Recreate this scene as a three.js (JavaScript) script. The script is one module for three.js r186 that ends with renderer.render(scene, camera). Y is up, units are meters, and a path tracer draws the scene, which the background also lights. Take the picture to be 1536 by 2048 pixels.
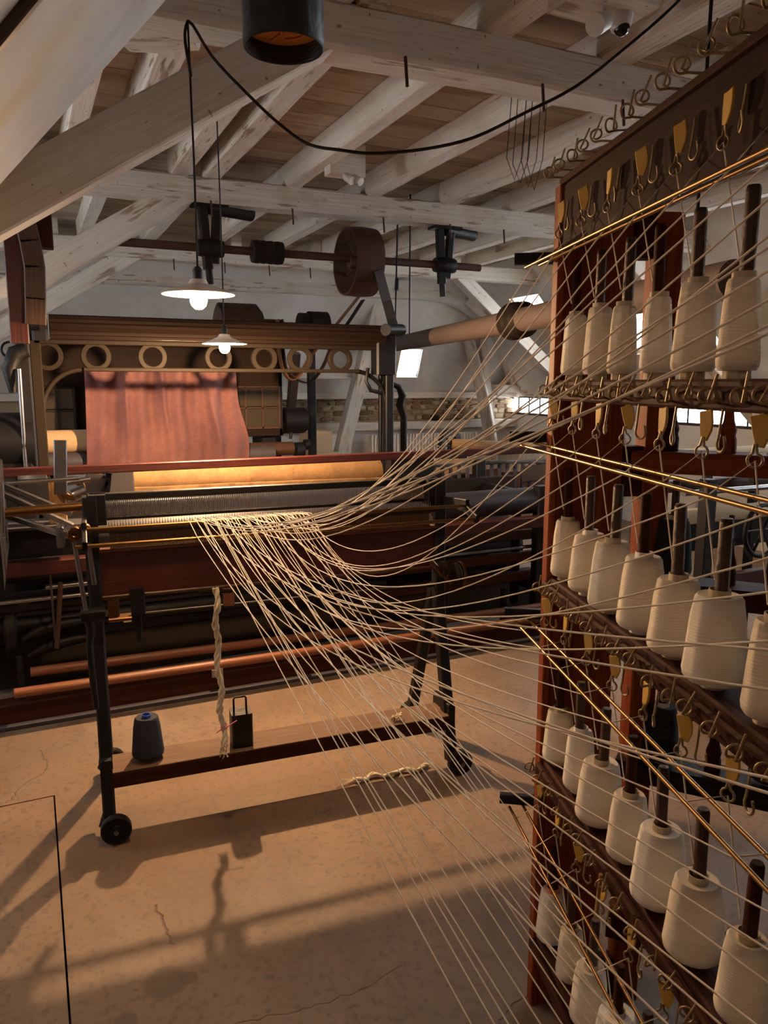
import * as THREE from 'three';
import { mergeGeometries, toCreasedNormals } from 'three/addons/utils/BufferGeometryUtils.js';

// ---------- camera, sky, exposure ----------
const scene = new THREE.Scene();
const renderer = new THREE.WebGLRenderer();
renderer.toneMapping = THREE.LinearToneMapping;
renderer.toneMappingExposure = 0.92;
renderer.shadowMap.enabled = true;
const D2R = Math.PI / 180;
const camera = new THREE.PerspectiveCamera(2 * Math.atan(1024 / 1525) / D2R, 0.75, 0.05, 60);
camera.position.set(0, 1.65, 0);
camera.rotation.order = 'YXZ';
camera.rotation.set(-9.64 * D2R, -24.9 * D2R, 0);
scene.background = new THREE.Color().setRGB(17, 17.8, 19);   // overcast daylight outside the windows
const BULB = [2.3, 20], WARM = new THREE.Color().setRGB(1, 0.61, 0.31);

// ---------- small maths ----------
let seed = 7;
const rnd = () => { seed = (seed + 0x6D2B79F5) | 0; let t = Math.imul(seed ^ (seed >>> 15), 1 | seed); t = (t + Math.imul(t ^ (t >>> 7), 61 | t)) ^ t; return ((t ^ (t >>> 14)) >>> 0) / 4294967296; };
const rr = (a, b) => a + (b - a) * rnd();
const V = (x, y, z) => new THREE.Vector3(x, y, z);
const v3 = (p) => (p.isVector3 ? p.clone() : V(...p));
const hash = (x, y, s) => { let h = Math.imul(x, 374761393) ^ Math.imul(y, 668265263) ^ Math.imul(s, 1274126177); h = Math.imul(h ^ (h >>> 13), 1274126177); return ((h ^ (h >>> 16)) >>> 0) / 4294967296; };
const sm = (t) => t * t * (3 - 2 * t);
function noise(x, y, px, py, s) {
  const xi = Math.floor(x), yi = Math.floor(y), fx = sm(x - xi), fy = sm(y - yi);
  const m = (a, p) => ((a % p) + p) % p, x0 = m(xi, px), x1 = m(xi + 1, px), y0 = m(yi, py), y1 = m(yi + 1, py);
  const a = hash(x0, y0, s), b = hash(x1, y0, s), c = hash(x0, y1, s), d = hash(x1, y1, s);
  return a + (b - a) * fx + (c - a) * fy + (a - b - c + d) * fx * fy;
}
function fbm(u, v, px, py, oct, s) { let a = 0, w = 0.5, t = 0; for (let i = 0; i < oct; i++) { a += w * noise(u * px, v * py, px, py, s + i); t += w; w *= 0.55; px *= 2; py *= 2; } return a / t; }
const cl = (v, a = 0, b = 1) => Math.min(b, Math.max(a, v));
const ss = (a, b, v) => sm(cl((v - a) / (b - a)));
const mixc = (a, b, t) => [a[0] + (b[0] - a[0]) * t, a[1] + (b[1] - a[1]) * t, a[2] + (b[2] - a[2]) * t];

// ---------- textures ----------
function tex(w, h, fn, tile, srgb = true) {
  const d = new Uint8Array(w * h * 4);
  for (let j = 0; j < h; j++) for (let i = 0; i < w; i++) {
    const c = fn(i / w, j / h), k = (j * w + i) * 4;
    if (typeof c === 'number') d[k] = d[k + 1] = d[k + 2] = cl(c) * 255; else { d[k] = cl(c[0], 0, 255); d[k + 1] = cl(c[1], 0, 255); d[k + 2] = cl(c[2], 0, 255); }
    d[k + 3] = 255;
  }
  const t = new THREE.DataTexture(d, w, h, THREE.RGBAFormat, THREE.UnsignedByteType);
  t.wrapS = t.wrapT = THREE.RepeatWrapping; t.magFilter = THREE.LinearFilter; t.minFilter = THREE.LinearFilter;
  if (srgb) t.colorSpace = THREE.SRGBColorSpace;
  t.repeat.set(1 / tile[0], 1 / tile[1]); t.needsUpdate = true;
  return t;
}
const M = (color, roughness = 0.7, metalness = 0, o = {}) => new THREE.MeshStandardMaterial({ color, roughness, metalness, side: THREE.DoubleSide, ...o });
const MP = (o) => new THREE.MeshPhysicalMaterial({ color: 0xffffff, side: THREE.DoubleSide, ...o });
function woodTex(a, b, c, s, tile, knots = 0.5) {   // u runs with the grain
  return tex(1024, 256, (u, v) => {
    const warp = fbm(u, v, 4, 4, 3, s) * 0.12;
    const g = fbm(u, v + warp, 3, 40, 4, s + 9), f = fbm(u, v, 12, 180, 2, s + 21), p = fbm(u, v, 5, 5, 4, s + 33);
    let k = mixc(a, b, cl(0.25 + (g - 0.35) * 1.5));
    k = mixc(k, c, cl((f - 0.5) * 1.2 + (p - 0.55) * 1.6 * knots));
    return k;
  }, tile);
}
function paintTex(base, dirt, bare, s, wear, tile) {   // limewash over old timber: brush marks, rust runs, flaked spots
  return tex(1024, 512, (u, v) => {
    const br = fbm(u, v, 4, 60, 3, s), pa = fbm(u, v, 5, 6, 5, s + 5), fl = fbm(u, v, 10, 40, 5, s + 12), fl2 = fbm(u, v, 4, 5, 3, s + 40), sp = noise(u * 60, v * 30, 60, 30, s + 50);
    let k = mixc(base, mixc(base, dirt, 0.55), cl((br - 0.35) * 0.9));
    k = mixc(k, dirt, cl((pa - 0.5) * 2.2) * 0.75);
    k = mixc(k, bare, ss(0.69 - wear * 0.12, 0.8 - wear * 0.12, fl * 0.6 + fl2 * 0.45) * (0.3 + 0.5 * br));
    if (sp > 0.965) k = mixc(k, bare, 0.6);
    return k;
  }, tile);
}
const grainBump = (s, pu, pv, tile) => tex(512, 256, (u, v) => fbm(u, v, pu, pv, 4, s), tile, false);
const bumpWood = grainBump(301, 4, 40, [1.2, 0.3]);
const bumpRough = grainBump(311, 24, 12, [0.6, 0.3]);
const T = {
  white: paintTex([214, 206, 194], [176, 160, 138], [112, 84, 58], 11, 0.1, [1.7, 0.8]),
  whiteWorn: paintTex([206, 198, 186], [160, 140, 114], [96, 68, 44], 23, 0.5, [1.4, 0.7]),
  boardA: paintTex([186, 174, 156], [146, 127, 104], [104, 76, 52], 61, 0.35, [1.9, 0.5]),
  boardB: paintTex([196, 185, 168], [156, 138, 114], [112, 84, 58], 73, 0.2, [1.7, 0.5]),
  boardC: paintTex([172, 158, 138], [134, 112, 88], [90, 62, 42], 85, 0.55, [1.6, 0.5]),
  creel: woodTex([112, 48, 20], [142, 66, 28], [70, 26, 12], 131, [0.9, 0.22]),
  creelDark: woodTex([52, 24, 13], [70, 34, 18], [32, 14, 9], 141, [0.9, 0.22]),
  red: woodTex([58, 19, 16], [76, 27, 21], [36, 12, 10], 151, [1.2, 0.3]),
  pole: woodTex([106, 61, 38], [128, 78, 50], [72, 40, 25], 161, [1.1, 0.25]),
  brown: woodTex([60, 38, 24], [80, 52, 32], [40, 24, 16], 171, [1.2, 0.3]),
  ebony: woodTex([36, 17, 11], [48, 23, 14], [22, 10, 7], 201, [0.9, 0.22]),
  plank: woodTex([98, 72, 52], [118, 90, 66], [64, 44, 30], 211, [0.9, 0.3]),
  umber: woodTex([30, 19, 13], [42, 27, 18], [20, 13, 9], 191, [1.2, 0.3]),
  oak: woodTex([150, 112, 70], [178, 138, 92], [104, 74, 44], 181, [1.0, 0.3]),
};
// plaster with damp patches
const plaster = tex(1024, 1024, (u, v) => {
  const a = fbm(u, v, 4, 4, 5, 401), b = fbm(u, v, 40, 40, 3, 412), c = fbm(u, v, 2, 3, 4, 433);
  let k = mixc([214, 210, 204], [186, 180, 172], cl((a - 0.35) * 1.6));
  k = mixc(k, [196, 172, 128], ss(0.68, 0.76, c) * 0.7);
  const g = (b - 0.5) * 14; return [k[0] + g, k[1] + g, k[2] + g];
}, [3.1, 3.1]);
// worn concrete: mottling, stains, hairline cracks, 4.8 m square starting at x=-1.2, z=-4.8
const cracks = [];
function crack(pts, w) {
  const out = [pts[0]];
  for (let i = 1; i < pts.length; i++) { const n = 6, a = pts[i - 1], b = pts[i]; for (let k = 1; k <= n; k++) out.push([a[0] + (b[0] - a[0]) * k / n + (k < n ? rr(-0.008, 0.008) : 0), a[1] + (b[1] - a[1]) * k / n + (k < n ? rr(-0.008, 0.008) : 0)]); }
  cracks.push({ out, w });
}
crack([[-0.21, -3.17], [-0.17, -3.19], [-0.14, -3.28], [-0.05, -3.37], [-0.03, -3.46], [-0.06, -3.6]], 0.0026);
crack([[0.34, -1.74], [0.49, -1.72], [0.59, -1.71], [0.69, -1.7], [0.86, -1.74]], 0.0014);
crack([[0.26, -2.3], [0.27, -2.19], [0.28, -2.1]], 0.0022);
crack([[0.95, -1.42], [1.01, -1.46], [1.08, -1.49], [1.18, -1.49], [1.35, -1.6]], 0.0016);
const NF = 2048, crackLines = new Float32Array(NF * NF);
for (const { out, w } of cracks) for (let i = 1; i < out.length; i++) {
  const [ax, az] = out[i - 1], [bx, bz] = out[i], n = Math.ceil(Math.hypot(bx - ax, bz - az) / 0.001), wr = w * rr(0.5, 1.2);
  for (let k = 0; k <= n; k++) {
    const cx = ((ax + (bx - ax) * k / n) + 1.2) / 4.8 * NF, cz = ((az + (bz - az) * k / n) + 4.8) / 4.8 * NF, R = Math.max(0.5, wr / 4.8 * NF);
    for (let q = -3; q <= 3; q++) for (let p = -3; p <= 3; p++) { const X = Math.round(cx) + p, Z = Math.round(cz) + q, dd = Math.hypot(X - cx, Z - cz); if (X >= 0 && Z >= 0 && X < NF && Z < NF) crackLines[Z * NF + X] = Math.max(crackLines[Z * NF + X], cl(R + 0.6 - dd)); }
  }
}
const blobs = [[0.24, -1.96, 0.07], [0.3, -1.95, 0.03], [0.12, -1.87, 0.035]];   // oil spots on the open floor
const concrete = tex(NF, NF, (u, v) => {
  const x = u * 4.8 - 1.2, z = v * 4.8 - 4.8;
  const a = fbm(u, v, 6, 6, 5, 501), b = fbm(u, v, 300, 300, 2, 512), c = fbm(u, v, 22, 9, 4, 523), d = fbm(u, v, 3, 4, 4, 534);
  let k = mixc([140, 120, 100], [102, 84, 68], cl((a - 0.32) * 1.7));
  k = mixc(k, [128, 94, 62], cl((d - 0.46) * 2.4) * 0.7);
  k = mixc(k, [92, 76, 62], cl((c - 0.6) * 3) * 0.55);
  k = mixc(k, [92, 78, 64], cl((b - 0.55) * 1.6));
  for (const [bx, bz, r] of blobs) { const q = Math.hypot(x - bx, z - bz) / r + (a - 0.5) * 1.6; if (q < 1.1) k = mixc(k, [84, 72, 58], ss(1.1, 0.75, q) * 0.55); }
  return k;
}, [4.8, 4.8]);
const concreteBump = tex(1024, 1024, (u, v) => fbm(u, v, 30, 30, 5, 555) * 0.7 + fbm(u, v, 5, 5, 3, 566) * 0.3, [2.1, 2.1], false);
// floor relief: gritty surface with the hairline cracks as grooves
const floorBump = tex(NF, NF, (u, v) => (0.55 + 0.2 * fbm(u, v, 70, 70, 3, 588)) * (1 - 0.9 * crackLines[Math.min(NF - 1, v * NF | 0) * NF + Math.min(NF - 1, u * NF | 0)]), [4.8, 4.8], false);
const concreteRough = tex(512, 512, (u, v) => 0.46 + fbm(u, v, 8, 8, 5, 577) * 0.4, [2.6, 2.6], false);
// yarn: fine crossing windings (v runs up the package)
const yarnMap = (a, b, s) => tex(256, 512, (u, v) => {
  const w1 = Math.sin((v * 96 + Math.sin(u * 6.283) * 1.2 + u * 2) * 6.283), w2 = fbm(u, v, 3, 50, 3, s);
  return mixc(a, b, cl(0.35 + w1 * 0.14 + (w2 - 0.5) * 0.55));
}, [1, 1]);
const yarnBump = tex(256, 512, (u, v) => 0.5 + 0.35 * Math.sin((v * 96 + Math.sin(u * 6.283) * 1.2 + u * 2) * 6.283) + (fbm(u, v, 40, 80, 2, 620) - 0.5) * 0.4, [1, 1], false);
const clothStain = tex(1024, 256, (u, v) => {
  const a = fbm(u, v, 12, 4, 5, 641), b = fbm(u, v, 60, 30, 2, 652), c = fbm(u, v, 9, 5, 4, 663);
  let k = mixc([124, 94, 60], [102, 76, 48], cl((a - 0.3) * 1.6)); k = mixc(k, [92, 58, 30], ss(0.62, 0.72, c) * 0.7);
  const g = (b - 0.5) * 16; return [k[0] + g, k[1] + g, k[2] + g];
}, [1.0, 0.5]);
const weave = tex(256, 256, (u, v) => 0.5 + 0.25 * Math.sin(u * 6.283 * 64) + 0.25 * Math.sin(v * 6.283 * 64), [0.12, 0.12], false);
const mauve = tex(512, 512, (u, v) => { const a = fbm(u, v, 5, 3, 4, 671), b = fbm(u, v, 70, 70, 2, 682); const k = mixc([126, 86, 83], [98, 64, 67], cl((a - 0.3) * 1.6)), g = (b - 0.5) * 12; return [k[0] + g, k[1] + g, k[2] + g]; }, [1.1, 0.8]);

const m = {
  white: M(0xffffff, 0.75, 0, { map: T.white, bumpMap: bumpWood, bumpScale: 0.004 }),
  whiteWorn: M(0xffffff, 0.8, 0, { map: T.whiteWorn, bumpMap: bumpWood, bumpScale: 0.006 }),
  boards: [T.boardA, T.boardB, T.boardC].map((t) => M(0xffffff, 0.85, 0, { map: t, bumpMap: bumpWood, bumpScale: 0.004 })),
  plaster: M(0xffffff, 0.9, 0, { map: plaster, bumpMap: concreteBump, bumpScale: 0.004 }),
  concrete: M(0xffffff, 1, 0, { map: concrete, roughnessMap: concreteRough, bumpMap: floorBump, bumpScale: 0.008 }),
  creel: MP({ roughness: 0.6, specularIntensity: 0.3, map: T.creel, bumpMap: bumpWood, bumpScale: 0.001 }),
  creelDark: MP({ roughness: 0.75, specularIntensity: 0.3, map: T.creelDark, bumpMap: bumpWood, bumpScale: 0.001 }),
  red: M(0xffffff, 0.45, 0, { map: T.red, bumpMap: bumpWood, bumpScale: 0.001 }),
  pole: M(0xffffff, 0.45, 0, { map: T.pole, bumpMap: bumpWood, bumpScale: 0.001 }),
  brown: M(0xffffff, 0.55, 0, { map: T.brown, bumpMap: bumpWood, bumpScale: 0.0015 }),
  ebony: MP({ roughness: 0.8, specularIntensity: 0.3, map: T.ebony, bumpMap: bumpWood, bumpScale: 0.001 }),
  plank: M(0xffffff, 0.75, 0, { map: T.plank, bumpMap: bumpWood, bumpScale: 0.0015 }),
  umber: MP({ roughness: 0.7, specularIntensity: 0.35, map: T.umber, bumpMap: bumpWood, bumpScale: 0.0015 }),
  oak: M(0xffffff, 0.55, 0, { map: T.oak, bumpMap: bumpWood, bumpScale: 0.0015 }),
  iron: M(0x17171a, 0.5, 0.5, { bumpMap: bumpRough, bumpScale: 0.001 }),
  ironBrown: MP({ color: 0x221b14, roughness: 0.65, specularIntensity: 0.35, bumpMap: bumpRough, bumpScale: 0.0006 }),
  steel: M(0x8d8f94, 0.3, 1, { bumpMap: bumpRough, bumpScale: 0.0004 }),
  wire: M(0x94815f, 0.45, 0.45),
  brass: M(0x8a6a42, 0.36, 1),
  brassOld: M(0x6e4f30, 0.4, 1),
  slate: M(0x3b383e, 0.65),
  darkPaint: M(0x24222a, 0.5),
  beltTan: M(0x6e4a2b, 0.6), leather: M(0x2c1d15, 0.6, 0, { bumpMap: bumpRough, bumpScale: 0.002 }),
  rust: M(0x4a2d20, 0.7, 0.2, { bumpMap: bumpRough, bumpScale: 0.002 }),
  yarn: M(0xffffff, 0.95, 0, { map: yarnMap([228, 217, 198], [206, 191, 166], 701), bumpMap: yarnBump, bumpScale: 0.0004 }),
  yarnWhite: M(0xffffff, 0.95, 0, { map: yarnMap([234, 227, 213], [214, 203, 184], 711), bumpMap: yarnBump, bumpScale: 0.0004 }),
  yarnBlack: M(0xffffff, 0.9, 0, { map: yarnMap([16, 17, 22], [26, 27, 34], 721), bumpMap: yarnBump, bumpScale: 0.0004 }),
  yarnNavy: M(0xffffff, 0.9, 0, { map: yarnMap([34, 36, 46], [46, 48, 58], 731), bumpMap: yarnBump, bumpScale: 0.0004 }),
  tube: M(0xb9a88c, 0.8), tubeWhite: M(0xd9d6d2, 0.7), tubeBlue: M(0x2a4fae, 0.5), tubePink: M(0xc77b6a, 0.6),
  thread: M(0xe4d9cb, 0.85), cream: M(0xd8cbab, 0.95),
  tag: M(0xc59a3c, 0.6), felt: M(0x3a3f46, 0.9),
  clothStain: M(0xffffff, 0.9, 0, { map: clothStain, bumpMap: weave, bumpScale: 0.0006 }),
  mauve: M(0xffffff, 0.9, 0, { map: mauve, bumpMap: weave, bumpScale: 0.0006 }),
  enamel: M(0xe8e6e0, 0.25), enamelGreen: M(0x2a332c, 0.3),
  blackMetal: M(0x0d0d0f, 0.45, 0.2, { bumpMap: bumpRough, bumpScale: 0.002 }), copper: M(0xc8803a, 0.4, 0.2),
  plasticWhite: M(0xc9c5bd, 0.45), lens: M(0x0b0d10, 0.1),
  glass: new THREE.MeshPhysicalMaterial({ color: 0xffffff, roughness: 0.02, transmission: 1, thickness: 0, ior: 1.5, side: THREE.DoubleSide }),
  oldGlass: new THREE.MeshPhysicalMaterial({ color: 0x4e473c, roughness: 0.1, transmission: 0.25, thickness: 0, ior: 1.5, side: THREE.DoubleSide }),
  radiator: M(0xd6d4d0, 0.45), cardboard: M(0xbd9f7a, 0.9, 0, { bumpMap: bumpRough, bumpScale: 0.001 }),
  cable: M(0x17110d, 0.7), pipe: M(0x63554d, 0.75, 0, { bumpMap: bumpRough, bumpScale: 0.002 }),
  paper: M(0xd8d5cf, 0.9), pink: M(0xc24a8a, 0.6),
  stones: [0xa38c6e, 0x91795b, 0xb29d80, 0x826a50, 0x97745d, 0xbcaa90].map((c) => M(c, 0.95, 0, { bumpMap: bumpRough, bumpScale: 0.008 })),
  mortar: M(0xa8977c, 0.95, 0, { bumpMap: bumpRough, bumpScale: 0.006 }),
};
m.bulb = new THREE.MeshStandardMaterial({ color: 0x000000, emissive: WARM.clone(), emissiveIntensity: 40 });

// ---------- object helpers ----------
const used = new Map(), origin = new Map();
function numbered(n) { const k = used.get(n) || 0; used.set(n, k + 1); return k ? n + '_' + String(k).padStart(3, '0') : n; }
function tag(o, label, category, group, kind) { o.userData.label = label; if (category) o.userData.category = category; if (group) o.userData.group = group; if (kind) o.userData.kind = kind; return o; }
function thing(name, label, category, at = [0, 0, 0], turn = 0, group, local = false) {
  const g = new THREE.Group(); g.name = numbered(name); g.position.set(...at); g.rotation.y = turn; scene.add(g);
  origin.set(g, local ? [0, 0, 0] : at); return tag(g, label, category, group);
}
function struct(name, at = [0, 0, 0], label) { const g = thing(name, label || 'part of the room', null, at); g.userData.kind = 'structure'; if (!label) delete g.userData.label; return g; }
function part(parent, name, geom, mat, label) {
  if (Array.isArray(geom)) geom = merge(geom);
  let top = parent; while (!origin.has(top)) top = top.parent;
  const o = origin.get(top); geom.translate(-o[0], -o[1], -o[2]);
  const me = new THREE.Mesh(geom, mat); me.name = name; me.castShadow = me.receiveShadow = true; parent.add(me);
  if (label) me.userData.label = label;
  return me;
}
function share(parent, name, geom, mat, pos, rot, scl) { const me = new THREE.Mesh(geom, mat); me.name = name; me.castShadow = me.receiveShadow = true; me.position.set(...pos); if (rot) me.rotation.set(...rot); if (scl) me.scale.set(...scl); parent.add(me); return me; }
function single(name, geom, mat, label, category, group) { if (Array.isArray(geom)) geom = merge(geom); geom.computeBoundingBox(); const b = geom.boundingBox, c = [(b.min.x + b.max.x) / 2, b.min.y, (b.min.z + b.max.z) / 2]; geom.translate(-c[0], -c[1], -c[2]); const me = new THREE.Mesh(geom, mat); me.name = numbered(name); me.position.set(...c); me.castShadow = me.receiveShadow = true; scene.add(me); return tag(me, label, category, group); }
const plain = (g) => { const n = g.index ? g.toNonIndexed() : g; for (const k of Object.keys(n.attributes)) if (!['position', 'normal', 'uv'].includes(k)) n.deleteAttribute(k); return n; };
const merge = (list) => mergeGeometries(list.map(plain));
// chamfered, slightly uneven beam from p0 to p1: w across, h along "up"; u of the uv runs along it
function timber(p0, p1, w, h, o = {}) {
  p0 = v3(p0); p1 = v3(p1);
  const jit = o.jit || 0, ch = Math.min(o.ch ?? 0.004, w * 0.3, h * 0.3), L = p0.distanceTo(p1), n = jit ? Math.max(1, Math.round(L / (o.step || 0.3))) : 1;
  const t = p1.clone().sub(p0).normalize(), up0 = o.up ? v3(o.up) : (Math.abs(t.y) > 0.95 ? V(0, 0, 1) : V(0, 1, 0)), a = t.clone().cross(up0).normalize(), b = a.clone().cross(t).normalize();
  const W = w / 2, H = h / 2, cs = [[W - ch, -H], [W, -H + ch], [W, H - ch], [W - ch, H], [-W + ch, H], [-W, H - ch], [-W, -H + ch], [-W + ch, -H]];
  const per = [0]; for (let i = 0; i < 8; i++) { const A = cs[i], B = cs[(i + 1) % 8]; per.push(per[i] + Math.hypot(A[0] - B[0], A[1] - B[1])); }
  const u0 = jit || o.off ? rnd() * 3 : 0, v0 = jit || o.off ? rnd() : 0, rings = [];
  let bow = [0, 0];
  for (let i = 0; i <= n; i++) { const c = p0.clone().lerp(p1, i / n); if (jit && i && i < n) bow = [bow[0] * 0.7 + rr(-jit, jit), bow[1] * 0.7 + rr(-jit, jit)]; rings.push(cs.map(([x, y]) => c.clone().addScaledVector(a, x + (jit ? bow[0] + rr(-jit, jit) * 0.4 : 0)).addScaledVector(b, y + (jit ? bow[1] + rr(-jit, jit) * 0.4 : 0)))); }
  const P = [], UV = [];
  const tri = (A, B, C, ua, ub, uc) => { P.push(A.x, A.y, A.z, B.x, B.y, B.z, C.x, C.y, C.z); UV.push(...ua, ...ub, ...uc); };
  for (let i = 0; i < n; i++) for (let k = 0; k < 8; k++) {
    const A = rings[i][k], B = rings[i][(k + 1) % 8], C = rings[i + 1][(k + 1) % 8], Dd = rings[i + 1][k], x0 = u0 + L * i / n, x1 = u0 + L * (i + 1) / n, y0 = v0 + per[k], y1 = v0 + per[k + 1];
    tri(A, C, B, [x0, y0], [x1, y1], [x0, y1]); tri(A, Dd, C, [x0, y0], [x1, y0], [x1, y1]);
  }
  for (const [ring, f] of [[rings[0], 1], [rings[n], 0]]) for (let k = 1; k < 7; k++) { const i0 = 0, i1 = f ? k : k + 1, i2 = f ? k + 1 : k; tri(ring[i0], ring[i1], ring[i2], cs[i0], cs[i1], cs[i2]); }
  const g = new THREE.BufferGeometry(); g.setAttribute('position', new THREE.Float32BufferAttribute(P, 3)); g.setAttribute('uv', new THREE.Float32BufferAttribute(UV, 2)); g.computeVertexNormals();
  return jit ? toCreasedNormals(g, 0.5) : g;
}
// box by extents; grain along the longest side
function box(x0, x1, y0, y1, z0, z1, ch = 0.004, o = {}) {
  const dx = x1 - x0, dy = y1 - y0, dz = z1 - z0, cx = (x0 + x1) / 2, cy = (y0 + y1) / 2, cz = (z0 + z1) / 2;
  if (dx >= dy && dx >= dz) return timber([x0, cy, cz], [x1, cy, cz], dz, dy, { ch, ...o });
  if (dz >= dy) return timber([cx, cy, z0], [cx, cy, z1], dx, dy, { ch, ...o });
  return timber([cx, y0, cz], [cx, y1, cz], dx, dz, { ch, ...o });
}
// round sweep along points
function sweep(pts, r, n = 8, o = {}) {
  pts = pts.map(v3); const R = Array.isArray(r) ? r : pts.map(() => r), N = pts.length, P = [], NN = [], UV = [], I = [];
  let a = null, len = 0;
  for (let i = 0; i < N; i++) {
    const t = pts[Math.min(N - 1, i + 1)].clone().sub(pts[Math.max(0, i - 1)]).normalize();
    if (!a) a = (Math.abs(t.y) > 0.9 ? V(1, 0, 0) : V(0, 1, 0)).cross(t).normalize(); else a = a.clone().addScaledVector(t, -a.dot(t)).normalize();
    const b = t.clone().cross(a); if (i) len += pts[i].distanceTo(pts[i - 1]);
    for (let k = 0; k <= n; k++) { const q = k / n * Math.PI * 2, c = Math.cos(q), s = Math.sin(q) * (o.flat || 1), d = a.clone().multiplyScalar(c).addScaledVector(b, s); P.push(pts[i].x + d.x * R[i], pts[i].y + d.y * R[i], pts[i].z + d.z * R[i]); NN.push(d.x, d.y, d.z); UV.push(len, k / n * 6.283 * R[i]); }
  }
  for (let i = 0; i < N - 1; i++) for (let k = 0; k < n; k++) { const p = i * (n + 1) + k, q = p + n + 1; I.push(p, p + 1, q, p + 1, q + 1, q); }
  if (o.cap !== false) for (const [i, s] of [[0, -1], [N - 1, 1]]) {
    const t = pts[Math.min(N - 1, i + 1)].clone().sub(pts[Math.max(0, i - 1)]).normalize().multiplyScalar(s), base = P.length / 3;
    P.push(pts[i].x, pts[i].y, pts[i].z); NN.push(t.x, t.y, t.z); UV.push(0, 0);
    for (let k = 0; k <= n; k++) { const j = (i * (n + 1) + k) * 3; P.push(P[j], P[j + 1], P[j + 2]); NN.push(t.x, t.y, t.z); UV.push(Math.cos(k / n * 6.283) * R[i], Math.sin(k / n * 6.283) * R[i]); }
    for (let k = 0; k < n; k++) s < 0 ? I.push(base, base + 2 + k, base + 1 + k) : I.push(base, base + 1 + k, base + 2 + k);
  }
  const g = new THREE.BufferGeometry(); g.setAttribute('position', new THREE.Float32BufferAttribute(P, 3)); g.setAttribute('normal', new THREE.Float32BufferAttribute(NN, 3)); g.setAttribute('uv', new THREE.Float32BufferAttribute(UV, 2)); g.setIndex(I); return g;
}
const rod = (p0, p1, r, n = 12) => sweep([p0, p1], r, n);
const lathe = (prof, n = 24) => { const g = new THREE.LatheGeometry(prof.map(([x, y]) => new THREE.Vector2(x, y)), n); return toCreasedNormals(g, 0.7); };
const at = (g, x, y, z) => g.translate(x, y, z);
// a wheel or drum about the X axis, profile [radius, x]
const wheelX = (prof, n = 28) => { const g = lathe(prof, n); g.rotateZ(-Math.PI / 2); return g; };
function ringXY(ro, ri, d) { const s = new THREE.Shape(); s.absarc(0, 0, ro, 0, Math.PI * 2); const h = new THREE.Path(); h.absarc(0, 0, ri, 0, Math.PI * 2, true); s.holes.push(h); const g = new THREE.ExtrudeGeometry(s, { depth: d, bevelEnabled: true, bevelSize: 0.003, bevelThickness: 0.003, bevelSegments: 1, curveSegments: 20 }); g.translate(0, 0, -d / 2); return g; }
const arc = (cx, cy, cz, r, a0, a1, n = 12, ax = 'xy') => Array.from({ length: n + 1 }, (_, i) => { const q = a0 + (a1 - a0) * i / n, c = Math.cos(q) * r, s = Math.sin(q) * r; return ax === 'xy' ? V(cx + c, cy + s, cz) : ax === 'zy' ? V(cx, cy + s, cz + c) : V(cx + c, cy, cz + s); });

// ================= THE SETTING =================
const CEIL = 3.04, HB = 2.75, XL = -1.9, XR = 6.5, ZF = -9.55, ZN = 2.6;
{
  const f = struct('floor', [2, 0, -3], 'worn mottled concrete floor with a joint and cracks');
  const slab = (x0, x1, z0, z1, y) => { const g = new THREE.BoxGeometry(x1 - x0, 0.2, z1 - z0); g.translate((x0 + x1) / 2, y - 0.1, (z0 + z1) / 2); const p = g.attributes.position, uv = g.attributes.uv; for (let i = 0; i < p.count; i++) uv.setXY(i, p.getX(i) + 1.2, p.getZ(i) + 4.8); return part(f, 'concrete_slab', g, m.concrete); };
  slab(-0.008, XR + 0.3, ZF - 0.3, ZN + 0.2, 0); slab(XL - 0.3, -0.014, -3.15, ZN + 0.2, -0.002); slab(XL - 0.3, -0.0081, ZF - 0.3, -3.154, 0);
  part(f, 'joint_bed', new THREE.BoxGeometry(9, 0.05, 13).translate(2.3, -0.24, -3.5), m.concrete);
}
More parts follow.
